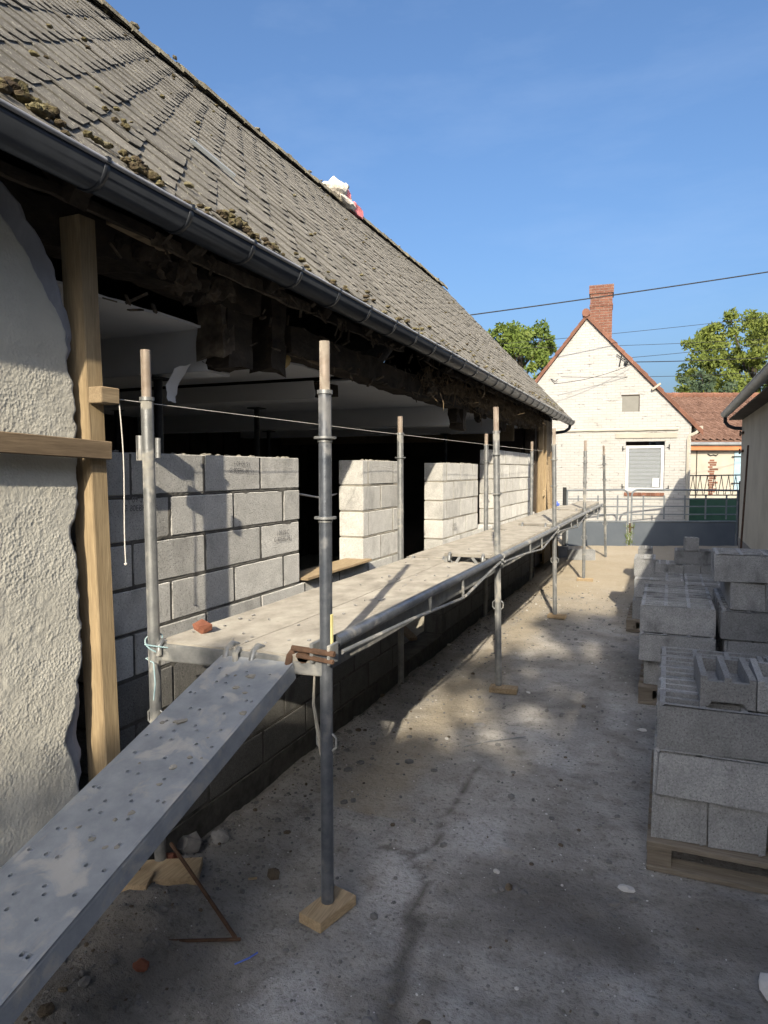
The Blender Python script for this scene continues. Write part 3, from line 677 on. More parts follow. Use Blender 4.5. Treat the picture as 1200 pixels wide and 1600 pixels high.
# old wall plate, hanging stud stubs, rafters, eave boards
m = MB(); m.rbeam((-2.2, 3.62, 2.49), (-2.2, 7.6, 2.45), 0.17, 0.165, 0.022, 46, seed=2); m.build("wall_plate", MT['rotten'], LH)
m = MB(); m.rbeam((-2.2, 7.6, 2.50), (-2.2, 12.0, 2.50), 0.16, 0.18, 0.02, 40, seed=4); m.build("wall_plate", MT['rotten_grey'], LH)
m = MB(); m.rbeam((-2.2, 1.62, 2.63), (-2.2, 3.3, 2.62), 0.18, 0.15, 0.035, 24, seed=5); m.build("wall_plate", MT['rotten'], LH)
for (y, w_, z0, z1, mt, sd) in ((3.10, 0.22, 2.25, 2.85, 'rotten', 1), (3.49, 0.15, 2.275, 2.80, 'rotten', 2), (2.99, 0.10, 2.28, 2.66, 'rotten_grey', 3), (7.42, 0.14, 2.16, 2.66, 'rotten', 4), (11.83, 0.17, 0.30, 2.65, 'rotten', 6)):
    m = MB(); m.rbeam((-2.2, y, z0), (-2.2, y, z1), 0.16, w_, 0.02, 14, up=(0, 1, 0), seed=sd); m.build("wall_stud", MT[mt], LH)
y = 0.6
while y < 13.5:
    m = MB(); a_ = RP(y, 0.02, -0.11); b_ = RP(y, SL - 0.05, -0.11); m.rbeam(a_, b_, 0.07, 0.10, 0.008, 8, up=(NR.x, 0, NR.z), seed=y); m.build("rafter", MT['rotten'], LH); y += 0.62
y = 0.8; i = 0
while y < 13.0:
    L_ = random.uniform(0.7, 1.5)
    if i % 5 != 3:
        m = MB(); m.rbeam((-1.955 - random.uniform(0, .03), y, 2.648 + random.uniform(-.012, .01)), (-1.955, min(y + L_, 13.2), 2.648 + random.uniform(-.015, .01)), 0.022, random.uniform(.03, .06), 0.016, 18, seed=y); m.build("eave_board", MT['rotten_grey' if i % 2 else 'rotten'], LH)
    y += L_ + random.uniform(0, .1); i += 1
# rotten infill lumps hanging under the eave
lumps = [(2.55, 2.62, .10), (2.42, 2.66, .09), (2.72, 2.58, .10), (2.85, 2.62, .08), (2.25, 2.66, .06), (5.95, 2.52, .10), (6.2, 2.46, .09), (7.75, 2.42, .06), (8.1, 2.36, .06)]
for i, (y, z, r_) in enumerate(lumps):
    m = MB()
    for q in range(5): m.lump((-2.12 + random.uniform(-.05, .05), y + random.uniform(-.08, .08), z + random.uniform(-.05, .03)), r_ * random.uniform(.4, .8), i * 5 + q * 1.3, 2, 0.9)
    m.build("rotten_infill", MT['rotten' if i % 3 else 'rotten_grey'], LH)
# splinters along the plate and eave
m = MB()
for i in range(260):
    y = random.uniform(2.2, 11.8); z, x = random.choice(((2.575, -2.13), (2.40, -2.12), (2.65, -1.95), (2.63, -1.95))); x += random.uniform(-.02, .02)
    L_ = random.uniform(.03, .11); d = Vector((random.uniform(-.3, .6), random.uniform(-1, 1), random.uniform(-1, .5))).normalized()
    m.beam((x, y, z), Vector((x, y, z)) + d * L_, random.uniform(.006, .022), random.uniform(.004, .012), up=(0.3, 0.2, 1))
tag(m.build("splinters", MT['rotten_grey'], LH), kind="stuff")
# straw, roots and nests
m = MB()
for i in range(1500):
    y = 5.7 + (random.random() ** 0.8) * 5.9; t = random.random()
    c0 = Vector((-2.02 + random.gauss(0, .06), y, 2.60 - abs(random.gauss(0, .075)) - 0.04 * N3(0, y, 0, 2)))
    d = Vector((random.gauss(0, .5), random.gauss(0, 1), random.gauss(-.25, .6))).normalized(); L_ = random.uniform(.04, .2); s_ = d.orthogonal().normalized() * random.uniform(.0015, .004)
    k_ = Vector((random.gauss(0, .02), random.gauss(0, .02), random.gauss(-.02, .02)))
    p = [c0, c0 + d * L_ * .5 + k_, c0 + d * L_]
    m.add([p[0] - s_, p[0] + s_, p[1] - s_, p[1] + s_, p[2] - s_ * .4, p[2] + s_ * .4], [(0, 1, 3, 2), (2, 3, 5, 4)])
for i in range(40):
    y = random.uniform(5.9, 11.5); m.lump((-2.08, y, 2.56 + random.uniform(-.08, .03)), (random.uniform(.03, .07), random.uniform(.06, .16), random.uniform(.03, .07)), i * 2.2, 2, 0.9)
tag(m.build("straw_and_roots", MT['straw'], LH), kind="stuff")
# hanging plaster flap, foam, pale torn strips
m = MB(); vs = []
for j in range(9):
    t = j / 8
    for i in range(4):
        u = i / 3; vs.append((-2.3 - 0.05 * math.sin(t * 2.2) - .03 * u, 2.78 + 0.17 * u * (1 - .45 * t) + 0.05 * t * N3(t, u, 0, 3), 2.21 - 0.16 * t + 0.012 * N3(t, u, 3, 5) + 0.05 * u * (1 - t)))
m.add(vs, [(j * 4 + i, j * 4 + i + 1, j * 4 + i + 5, j * 4 + i + 4) for j in range(8) for i in range(3)], True); m.build("plaster_flap", MT['whiteboard'], LH)
m = MB(); m.lump((-2.22, 3.70, 2.39), (.04, .06, .05), 3, 2, .5); m.build("insulation_foam", MT['foam'], LH)
m = MB(); m.rbeam((-2.17, 3.62, 2.435), (-2.15, 4.15, 2.405), 0.03, 0.03, .006, 8); m.build("batten", MT['timber_h'], LH)
m = MB(); m.rbeam((-2.0, 2.08, 2.665), (-2.0, 2.42, 2.645), 0.07, 0.02, .004, 8); m.build("batten", MT['board_tan'], LH)
# interior props
for (x, y, zt, pl) in ((-2.62, 3.03, 2.22, "just behind the first length of block wall"), (-3.3, 5.05, 2.25, "under the thin dark mid beam"), (-4.6, 7.3, 2.2, "under the boxed beam deep in the room"), (-5.4, 5.6, 2.35, "close to the rear planks"), (-3.0, 9.5, 2.24, "behind the farthest length of block wall"), (-4.9, 4.2, 2.35, "in the dark behind the first window gap")):
    pr = thing("steel_prop", "dark telescopic steel prop inside the farmhouse, " + pl, "prop", (x, y, 0.03), 0, "steel props holding the ceiling")
    m = MB(); m.tube([(0, 0, 0), (0, 0, 1.5)], 0.030, 10); m.build("outer_tube", MT['props'], pr, local=True)
    m = MB(); m.tube([(0, 0, 1.48), (0, 0, zt - .05)], 0.024, 10); m.build("inner_tube", MT['props'], pr, local=True)
    m = MB(); m.box((-.06, -.06, zt - .05), (.06, .06, zt - .04)); m.build("head_plate", MT['props'], pr, local=True)
    m = MB(); m.tube([(0, 0, 1.44), (0, 0, 1.52)], 0.036, 10); m.build("collar", MT['props'], pr, local=True)
# cladding at the far end
for i in range(11):
    y = 12.05 + i * 0.125
    if i in (2, 3): continue
    m = MB(); m.box((-2.13 + random.uniform(-.006, .004), y, 0.05 if i > 4 else 0.95), (-2.105, y + 0.118, 2.62)); m.build("cladding_board", MT['board_tan' if i % 3 else 'timber_h'], LH, bevel=.002)
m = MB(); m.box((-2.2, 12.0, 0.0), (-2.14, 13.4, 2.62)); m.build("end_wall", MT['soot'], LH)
for (y, x) in ((12.0, -2.06), (12.36, -2.06)):
    m = MB(); m.beam((x, y, 0.25), (x, y + .02, 2.5), 0.08, 0.06, up=(0, 1, 0)); m.build("new_stud", MT['timber'], LH, bevel=.003)
m = MB(); m.beam((-2.06, 12.05, 1.28), (-2.06, 12.33, 1.30), 0.06, 0.09); m.build("nogging", MT['timber'], LH, bevel=.003)

# ================================================================== BLOCK WALL
BWL = thing("block_wall", "new grey concrete block wall with window gaps and a doorway under the farmhouse eave", "block wall", (-2.2, 2.0, 0.0))
CH, ZB, JT = 0.195, 0.035, 0.015
wb = Vector(BWL.location)
bcache = {}
def wall_block(y0, y1, k_, recess=0.0):
    L_ = round((y1 - y0) - JT, 2)
    if L_ < 0.03: return
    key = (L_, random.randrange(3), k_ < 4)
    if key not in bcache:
        b = MB(); b.box((-.1, -L_ / 2, 0), (.1, L_ / 2, CH - JT)); me_ = b.mesh("block", MT['block_damp_shade' if key[2] else 'block'], 0.004)
        for v_ in me_.vertices: v_.co += Vector((N3(v_.co.x * 9, v_.co.y * 9 + key[1] * 5, v_.co.z * 9), N3(v_.co.x * 9 + 4, v_.co.y * 9, v_.co.z * 9), N3(v_.co.x * 9, v_.co.y * 9, v_.co.z * 9 + 7))) * .0025
        bcache[key] = me_
    o = link("block", bcache[key], BWL, Vector((-2.2 + random.uniform(-.003, .003), (y0 + y1) / 2, ZB + k_ * CH)) - wb)
    o.rotation_euler = (random.uniform(-.004, .004), 0, random.uniform(-.003, .003)); return o
def course(k_, a, b):
    off = 2.745 if k_ % 2 == 0 else 2.49; per = 0.495
    cuts = [a]; n = math.ceil((a + 0.09 - off) / per)
    while off + n * per < b - 0.09: cuts.append(off + n * per); n += 1
    cuts.append(b)
    for p, q in zip(cuts, cuts[1:]): wall_block(p, q, k_)
SEG = {}
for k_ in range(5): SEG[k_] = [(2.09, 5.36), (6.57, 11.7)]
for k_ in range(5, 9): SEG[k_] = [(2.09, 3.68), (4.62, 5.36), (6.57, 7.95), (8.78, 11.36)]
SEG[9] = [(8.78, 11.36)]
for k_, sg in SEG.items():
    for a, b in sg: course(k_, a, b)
JOINTS = {}
def mortar(a, b, k0, k1, mt):
    m = MB(); z0 = ZB + k0 * CH - .010; z1 = ZB + (k1 + 1) * CH - JT - .004; st = .011 if b < 9 else .02
    n = int((b - a) / st) + 1; nz = int((z1 - z0) / st) + 1; vs = []; fs = []
    for i in range(n + 1):
        y = a + .016 + (b - a - .032) * i / n
        for j in range(nz + 1):
            z = z0 + (z1 - z0) * j / nz; kk = max(k0, min(k1, int((z - ZB + JT / 2) / CH)))
            zc = (z - ZB + JT / 2) / CH; dz = abs(zc - round(zc)) * CH
            dy = min([abs(y - c_) for c_ in JOINTS.get(kk, [99])] + [99]); d = min(dz, dy)
            w_ = JT / 2 + max(0.0, .001 + .010 * fbm(0, y, z, 5, 4) + .004 * N3(2, y, z, 40))
            t = max(0.0, min(1.0, (w_ - d) / .004 + .5))
            vs.append((-2.108 + t * (.0065 + .004 * N3(0, y, z, 13) + .002 * N3(5, y, z, 45)), y, z))
    for i in range(n):
        for j in range(nz): fs.append((i * (nz + 1) + j, (i + 1) * (nz + 1) + j, (i + 1) * (nz + 1) + j + 1, i * (nz + 1) + j + 1))
    m.add(vs, fs); m.box((-2.293, a + .016, z0), (-2.11, b - .016, z1)); m.build("mortar", MT[mt], BWL)
for k_, sg in SEG.items():
    for a_, b_ in sg:
        off = 2.745 if k_ % 2 == 0 else 2.49; n = math.ceil((a_ + 0.09 - off) / .495)
        while off + n * .495 < b_ - 0.09: JOINTS.setdefault(k_, []).append(off + n * .495); n += 1
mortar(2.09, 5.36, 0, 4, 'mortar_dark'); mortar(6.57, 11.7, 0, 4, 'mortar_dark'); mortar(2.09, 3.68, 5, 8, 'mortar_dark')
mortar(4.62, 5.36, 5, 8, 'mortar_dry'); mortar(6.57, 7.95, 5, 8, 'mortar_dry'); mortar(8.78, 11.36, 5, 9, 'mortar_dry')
m = MB(); m.box((-2.34, 1.9, -.25), (-2.092, 11.7, 0.024)); m.build("footing", MT['mortar_dark'], BWL)
# mortar squeezed on top of the courses
m = MB()
for i in range(70):
    y = random.choice((random.uniform(2.1, 3.65), random.uniform(4.65, 5.3), random.uniform(6.6, 7.9))); m.lump((-2.12 - random.random() * .1, y, ZB + 9 * CH - .012), (random.uniform(.008, .02), random.uniform(.008, .025), random.uniform(.004, .009)), i * 2.1, 1, .5)
tag(m.build("mortar_crumbs", MT['mortar_dry'], BWL), kind="stuff")
# stamped ink marks
def stamp(txt, y, z, size, parent):
    c_ = bpy.data.curves.new("stamp", 'FONT'); c_.body = txt; c_.size = size; c_.extrude = 0.0; c_.align_x = 'CENTER'; c_.align_y = 'CENTER'
    t_ = bpy.data.objects.new("stamp_tmp", c_); COL.objects.link(t_); dg = bpy.context.evaluated_depsgraph_get(); dg.update()
    me_ = bpy.data.meshes.new_from_object(t_.evaluated_get(dg)); bpy.data.objects.remove(t_)
    me_.materials.clear(); me_.materials.append(MT['ink'])
    o = link("ink_stamp", me_, parent); M_ = Matrix(((0, 0, 1, 0), (1, 0, 0, 0), (0, 1, 0, 0), (0, 0, 0, 1))) @ Matrix.Rotation(random.uniform(-.04, .04), 4, 'Z')
    M_.translation = Vector((-2.0945, y, z)) - wloc(parent); o.matrix_local = M_
stamp("( 09 05 S (\nG 80EBK 80 S )", 3.06, 1.715, 0.036, BWL)
stamp("( 09 05 C\nG 80EBK 08 J", 3.47, 1.315, 0.036, BWL)
stamp("( 09 05 S (\nG 80EBK 80 S", 2.30, 1.555, 0.036, BWL)
stamp("( 09 05\nG 80EBK", 6.98, 1.10, 0.045, BWL)
# window sill planks
sp_ = MB(); sp_.rbeam((-2.16, 3.70, 1.022), (-2.14, 4.66, 1.03), 0.20, 0.014, .003, 14)
tag(sp_.build("sill_plank", MT['board_tan']), "thin tan plank lying on the window sill gap of the block wall", "plank")
# wood offcut in the doorway
m = MB(); m.beam((-2.2, 6.0, 0.10), (-2.55, 6.3, 0.22), .08, .03); tag(m.build("wood_offcut", MT['timber_h']), "short timber offcut lying in the dark doorway of the block wall", "wood offcut")

# ================================================================== TIMBER POST, BOARD, LINES
m = MB(); b0 = Vector((-2.062, 2.045, -0.05)); b1 = Vector((-2.064, 1.965, 2.64)); m.beam(b0, b1, 0.10, 0.08, up=(0, 1, 0))
tag(m.build("timber_post", MT['timber'], bevel=.004), "upright square pine post propping the eave beside the torn plaster edge", "timber post")
m = MB(); m.beam((-1.998, 0.3, 1.832), (-1.998, 2.03, 1.776), 0.030, 0.069)
tag(m.build("timber_board", MT['timber_h'], bevel=.003), "weathered horizontal board fixed across the cream plaster to the post", "timber board")
m = MB(); m.box((-2.012, 1.945, 1.952), (-1.945, 2.035, 2.012)); tag(m.build("wood_block", MT['board_tan'], bevel=.003), "small square wooden block on the pine post holding the string line", "wood block")
m = MB(); m.tube([(-1.955, 2.03, 1.972), (-1.95, 4.5, 1.978), (-1.91, 8, 1.995), (-1.93, 11.45, 2.02)], 0.0016, 5); tag(m.build("string_line", MT['string']), "taut white mason's line running from the wooden block along the wall", "string")
m = MB(); pts = [(-1.95, 2.037 + 0.008 * math.sin(t * 5) + .022 * t, 1.955 - 0.62 * t) for t in np.linspace(0, 1, 10)]
m.tube(pts, 0.0022, 5); m.lump(tuple(pts[-1]), .006, 1, 1, .2); tag(m.build("hanging_string", MT['string']), "loose white string end hanging down from the wooden block", "string")
m = MB(); m.tube([(-2.3, 3.6, 1.62), (-2.35, 4.0, 1.55), (-2.33, 4.4, 1.50), (-2.36, 4.7, 1.52)], 0.008, 6); tag(m.build("conduit", MT['pale_stone']), "thin pale cable slung across the window gap of the block wall", "cable")
m = MB(); m.tube([(-2.4, 5.42, 1.75), (-2.42, 5.5, 1.62), (-2.42, 5.55, 1.66), (-2.45, 5.62, 1.45), (-2.46, 5.75, 1.1)], 0.007, 6); tag(m.build("hose", MT['pale_stone']), "pale looped hose hanging in the dark doorway of the block wall", "hose")

# ================================================================== SCAFFOLD
SC = thing("scaffold", "galvanised steel tube scaffold with grey cement-dusted deck along the block wall", "scaffold", (-1.55, 2.2, 0))
OX, IX = -1.17, -1.94
outer = [(2.24, 2.17, 0.0, 0.0), (5.10, 2.17, 0.012, -0.035), (7.91, 2.17, 0.012, -0.05), (10.77, 2.15, 0, -.04), (14.0, 2.15, 0.0, -0.42)]
inner = [(2.20, 2.18), (5.00, 2.12), (7.72, 2.12), (10.55, 2.14)]
def standard(x, y, top, lx=0.0, ly=0.0, collars=(1.985, 1.82, 1.525), rust=True, mt='galv', z0=0.045):
    def at(z): return Vector((x - lx * z, y + ly * z, z))
    m = MB(); m.tube([at(z0), at(1.985)], 0.0242, 14); p = m.build("standard", MT[mt], SC)
    m = MB(); m.tube([at(1.97), at(top)], 0.0195, 12); m.build("spigot", MT['tube_rust' if rust else 'galv'], p)
    for z in collars:
        m = MB()
        if z > 1.9: m.tube([at(z - .006), at(z + .008)], 0.029, 14)
        else: m.tube([at(z - .004), at(z + .004)], 0.042, 14); m.tube([at(z - .016), at(z - .003)], .028, 12)
        m.build("collar", MT['galv'], p)
    m = MB()
    for sg in (-1, 1):
        m.tube([at(.68) + Vector((sg * .024, 0, .03)), at(.68) + Vector((sg * .04, 0, .015)), at(.68) + Vector((sg * .04, 0, -.02)), at(.68) + Vector((sg * .024, 0, -.035))], .005, 6)
    m.build("eyelet", MT['galv'], p); return p
P0 = None
for i, (y, t, lx, ly) in enumerate(outer):
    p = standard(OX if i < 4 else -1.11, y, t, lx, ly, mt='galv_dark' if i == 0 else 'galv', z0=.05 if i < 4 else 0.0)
    if i == 0: P0 = p
for (y, t) in inner: standard(IX, y, t, 0.0, -0.012, (1.985,) if y < 3 else (1.985, 1.80), mt='galv', z0=-0.06)
# splice sleeve on the first inner pole
m = MB(); m.tube([(IX - .035, 2.175, 1.74), (IX - .035, 2.175, 1.84)], .018, 10); m.tube([(IX + .04, 2.19, 1.75), (IX + .04, 2.19, 1.83)], .011, 8); m.build("splice_sleeve", MT['galv'], SC)
m = MB(); m.box((OX + .02, 2.232, 1.04), (OX + .027, 2.246, 1.165)); m.build("marker_tag", MT['plastic_tag'], P0)
# transoms
for (yi, yo) in zip((2.20, 5.0, 7.72, 10.55), (2.24, 5.08, 7.86, 10.73)):
    m = MB(); m.beam((IX, yi, 0.955), (OX, yo, 0.965), 0.045, 0.07); m.build("transom", MT['galv'], SC, bevel=.006)
# couplers
for (y, t, lx, ly) in outer[:4]:
    yy = y + ly * 1.02; xx = OX - lx * 1.02; rm = 'rust' if y < 3 else 'galv'
    for xa, xb, ya, yb in ((-.045, -.03, -.05, .035), (.03, .042, -.055, .02)):
        m = MB(); m.box((xx + xa, yy + ya, .985), (xx + xb, yy + yb, 1.06)); m.build("coupler_jaw", MT['galv'], SC, bevel=.003)
    m = MB(); m.tube([(xx - .12, yy - .045, 1.035), (xx + .06, yy - .05, 1.03)], .011, 8); m.tube([(xx - .10, yy - .045, 1.008), (xx + .055, yy - .05, 1.0)], .009, 8); m.build("coupler_wedge", MT[rm], SC)
    m = MB(); m.tube([(xx - .085, yy - .03, 1.0), (xx - .085, yy + .0, 1.0)], .026, 10); m.build("coupler_nut", MT['rust'], SC)
# outer ledgers with lattice rod
ends = [2.24, 5.06, 7.86, 10.73, 13.6]
for a, b in zip(ends, ends[1:]):
    zt = 1.05
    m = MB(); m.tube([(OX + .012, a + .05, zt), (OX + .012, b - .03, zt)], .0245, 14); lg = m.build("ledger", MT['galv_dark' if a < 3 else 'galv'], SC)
    f = (b - a)
    m = MB(); m.tube([(OX + .03, a + .07, zt - .045), (OX + .03, a + .30 * f, zt - .075), (OX + .03, a + .60 * f, zt - .125), (OX + .03, a + .64 * f, zt - .125), (OX + .03, a + .86 * f, zt - .06), (OX + .03, b - .08, zt - .03)], .009, 8); m.build("lattice_rod", MT['galv'], lg)
    for q, zz in ((.40, .09), (.62, .125)):
        m = MB(); m.tube([(OX + .025, a + q * f, zt - .01), (OX + .03, a + q * f, zt - zz)], .009, 8); m.build("lattice_strut", MT['galv'], lg)
    m = MB(); m.beam((OX - .012, a + .06, zt - .075), (OX - .012, b - .06, zt - .075), .004, .075); m.build("edge_plate", MT['galv'], lg)
# decks
def deck(y0, y1, x0, x1, z, raised, name="deck_board"):
    m = MB(); n = 26; vs = []
    for i in range(n + 1):
        y = y0 + (y1 - y0) * i / n
        for x in (x0, (x0 + x1) / 2, x1):
            vs.append((x + .004 * N3(x, y, 1, 4), y, z + .006 * N3(x, y, 2, 2.2)))
        for x in (x1, x0): vs.append((x + .004 * N3(x, y, 1, 4), y, z - .022))
    fs = []
    for i in range(n):
        for q in range(5): fs.append((i * 5 + q, i * 5 + (q + 1) % 5, (i + 1) * 5 + (q + 1) % 5, (i + 1) * 5 + q))
    fs += [(0, 1, 2, 3, 4), tuple(n * 5 + q for q in (4, 3, 2, 1, 0))]
    m.add(vs, fs); d_ = m.build(name, MT['deck'], SC)
    m = MB()
    for x in (x0 + .01, x1 - .01):
        m = MB(); m.box((x - .012, y0 + .01, z - .072), (x + .012, y1 - .01, z - .0235)); m.build("side_rail", MT['galv'], d_)
    if raised:
        m = MB(); zc = z - .023; zl = z - .085
        for xa, xb in ((x0 + .02, x0 + .07), (x0 + .12, x0 + .085), (x1 - .14, x1 - .09), (x1 - .05, x1 - .02)): m.beam((xa, y0 + .01, zc), (xb, y0 + .005, zl), .02, .012, up=(0, 1, 0))
        m.build("end_bracket", MT['galv'], d_)
    for x in ((x0 + .05, x1 - .05) if y0 > 4 else (x0 + .03,)):
        m = MB(); m.tube([(x, y0 + .02, z - .03), (x, y0 - .015, z + .005), (x, y0 - .035, z - .01), (x, y0 - .035, z - .05)], .012, 8)
        m.build("deck_hook", MT['galv'], d_)
    return d_
xi0, xi1, xo0, xo1 = -1.925, -1.572, -1.562, -1.205
deck(2.20, 5.12, xi0, xi1, 1.000, False); deck(2.21, 5.00, xo0, xo1, 1.002, False)
deck(5.125, 7.82, xi0, xi1, 1.010, False); deck(4.93, 7.74, xo0, xo1, 1.072, True)
deck(7.825, 10.62, xi0, xi1, 1.018, False); deck(7.70, 10.50, xo0, xo1, 1.10, True)
deck(10.63, 13.5, xi0, xi1, 1.025, False); deck(10.46, 13.45, xo0, xo1, 1.115, True)
# drips of cement on the deck edge cord
m = MB(); m.tube([(OX - .045, 2.23, .93), (OX - .05, 2.23, .82), (OX - .035, 2.235, .72), (OX - .026, 2.24, .62)], .006, 6, taper=[.004, .006, .008, .004]); m.build("cement_drip", MT['mortar_dry'], SC)

# deck litter
m = MB(); m.lump((-1.83, 2.36, 1.03), (.042, .032, .026), 3.3, 1, .8); tag(m.build("brick_fragment", MT['brick_red']), "broken red brick fragment on the scaffold deck against the block wall", "brick")
m = MB()
for i in range(90):
    y = 2.3 + random.random() ** 1.5 * 6; x = random.uniform(xi0, xo1 - .03); z = 1.006 if (x < xi1 or y < 4.9) else 1.08
    if x > xi1 and y > 4.85: z = 1.08
    m.lump((x, y, z), (random.uniform(.003, .012), random.uniform(.003, .014), random.uniform(.002, .005)), i * 1.9, 1, .6)
tag(tag(m.build("mortar_debris", MT['stone']), "small mortar crumbs scattered over the scaffold deck", "debris"), kind="stuff")
# pale blue cord round the inner pole
m = MB(); pts = []
for i in range(40):
    t = i / 39; a_ = t * 5 * math.pi; rr = .03 + .03 * t * (1 + .4 * math.sin(t * 9)); pts.append((IX + rr * math.cos(a_) + .02 * t, 2.19 + rr * math.sin(a_), 1.0 - .05 * t + .03 * math.sin(a_ * .7)))
pts += [(IX + .03, 2.15, .92), (IX + .045, 2.14, .84), (IX + .035, 2.14, .77)]
m.tube(pts, .003, 6); tag(m.build("twine", MT['blue_string']), "pale blue cord knotted round the scaffold pole at the deck corner", "cord")

# wooden base pads
def pad(x, y, lx, ly, rz, lab):
    m = MB(); M_ = Matrix.Translation((x, y, 0)) @ Matrix.Rotation(rz, 4, 'Z'); m.box((-lx / 2, -ly / 2, .004), (lx / 2, ly / 2, .045), M_)
    tag(m.build("base_pad", MT['board_tan'], bevel=.003), lab, "wood pad", "wooden pads under the scaffold poles")
pad(-1.165, 2.235, .11, .21, R(-14), "small pine pad under the dark scaffold pole beside the ramp")
pad(-1.13, 5.09, .21, .10, R(5), "pine pad under the second outer scaffold pole from the ramp")
pad(-1.15, 7.93, .20, .10, R(-4), "pine pad under the third outer scaffold pole from the ramp")
pad(-1.15, 10.78, .24, .12, R(3), "pine pad under the fourth outer scaffold pole from the ramp")

# ================================================================== RAMP with real holes
RA = thing("ramp_plank", "perforated galvanised steel plank hooked on the scaffold deck as a ramp", "ramp", (-1.45, -0.75, 0.02))
rl = 3.10; rw = 0.32; sl_ = math.atan2(0.955, 2.95)
rm = Matrix.Translation((-1.45, 2.20, 0.975)) @ Matrix.Rotation(R(0.6), 4, 'Z') @ Matrix.Rotation(sl_, 4, 'X')
holes = set(); ncx, ncy = 16, 155; cx_ = rw / ncx; cy_ = rl / ncy
for row in range(4, ncy - 2, 4):
    for q in ((2, 8, 13) if (row // 4) % 2 else (4, 6, 11)): holes.add((q, row))
    if (row // 4) % 3 == 0: holes.add((1, row)); holes.add((14, row))
    if (row // 4) % 4 == 1: holes.add((9, row + 1)); holes.add((5, row + 2))
m = MB(); hr = 0.0062
def pt(x, y, z): return rm @ Vector((x, -y, z))
grid = {}
def gidx(i, j):
    if (i, j) not in grid:
        x = -rw / 2 + i * cx_; y = j * cy_; grid[(i, j)] = len(m.v); m.v.append(tuple(pt(x, y, 0.0015 * N3(x, y, 0, 5))))
    return grid[(i, j)]
for i in range(ncx):
    for j in range(ncy):
        q4 = [gidx(i, j), gidx(i + 1, j), gidx(i + 1, j + 1), gidx(i, j + 1)]
        if (i, j) in holes:
            cx0 = -rw / 2 + (i + .5) * cx_; cy0 = (j + .5) * cy_; b = len(m.v)
            for a in range(8):
                t = math.pi * (-3 / 4 + a / 4); m.v.append(tuple(pt(cx0 + hr * math.cos(t), cy0 + hr * math.sin(t), .002)))
            for a in range(8):
                t = math.pi * (-3 / 4 + a / 4); m.v.append(tuple(pt(cx0 + hr * math.cos(t), cy0 + hr * math.sin(t), -.008)))
            for e in range(4):
                m.f += [(q4[e], q4[(e + 1) % 4], b + (2 * e + 2) % 8, b + 2 * e + 1), (q4[e], b + 2 * e + 1, b + 2 * e)]; m.sm += [False, False]
            for a in range(8): m.f.append((b + a, b + (a + 1) % 8, b + 8 + (a + 1) % 8, b + 8 + a)); m.sm.append(False)
        else: m.f.append(tuple(q4)); m.sm.append(False)
m.build("tread_plate", MT['ramp'], RA)
for sx_ in (-1, 1):
    m = MB(); x = sx_ * rw / 2
    prof = [(x - sx_ * .012, .0005), (x - sx_ * .003, -.002), (x, -.012), (x, -.068), (x - sx_ * .03, -.072), (x - sx_ * .03, -.070), (x - sx_ * .003, -.066), (x - sx_ * .003, -.012)]
    vs = []; n = len(prof)
    for j in range(9):
        for (px, pz) in prof: vs.append(pt(px, rl * j / 8, pz))
    m.add(vs, [(j * n + q, j * n + (q + 1) % n, (j + 1) * n + (q + 1) % n, (j + 1) * n + q) for j in range(8) for q in range(n)]); m.build("side_flange", MT['ramp'], RA)
m = MB()
for i in range(46):
    cx, cyy = random.uniform(-.14, .14), random.uniform(.1, 2.6); p = pt(cx, cyy, .001); r_ = random.uniform(.004, .014) * (2 if i % 9 == 0 else 1); m.lump((p.x, p.y, p.z), (r_, r_ * 1.3, r_ * .35), i * 1.3, 1, .8)
tag(m.build("caked_mortar", MT['mortar_dry'], RA), kind="stuff")
for hx in (-.14, -.02, .14):
    m = MB(); m.tube([pt(hx, .02, -.02), pt(hx, -.015, .018), pt(hx, -.05, .022), pt(hx, -.075, 0.0), pt(hx, -.08, -.035)], .014, 8); m.build("hook", MT['rust' if hx > .1 else 'galv'], RA)

# ================================================================== PALLETS AND HOLLOW BLOCKS
def pallet(x, y, w_, d_, lab, rz=0.0, h_=0.13):
    p = thing("pallet", lab, "pallet", (x, y, 0), rz, "wooden pallets carrying concrete blocks")
    nb = max(4, int(d_ / .14)); 
    for i in range(nb):
        yy = i * (d_ - .10) / (nb - 1); m = MB(); m.box((0, yy, h_ - .024), (w_, yy + .098, h_ - .002)); m.build("deck_slat", MT['pallet'], p, .002, True)
    for xx in (0.0, w_ / 2 - .05, w_ - .10):
        m = MB(); m.box((xx, 0.005, h_ - .045), (xx + .10, d_ - .005, h_ - .0245)); m.build("stringer_board", MT['pallet'], p, .002, True)
        for yy in (0.008, d_ / 2 - .06, d_ - .128):
            m = MB(); m.box((xx + .002, yy, .0225), (xx + .098, yy + .12, h_ - .0455)); m.build("spacer_block", MT['pallet'], p, .003, True)
    for yy in (0.0, d_ / 2 - .05, d_ - .10):
        m = MB(); m.box((0.001, yy, .001), (w_ - .001, yy + .10, .022)); m.build("bottom_slat", MT['pallet'], p, .002, True)
    return p
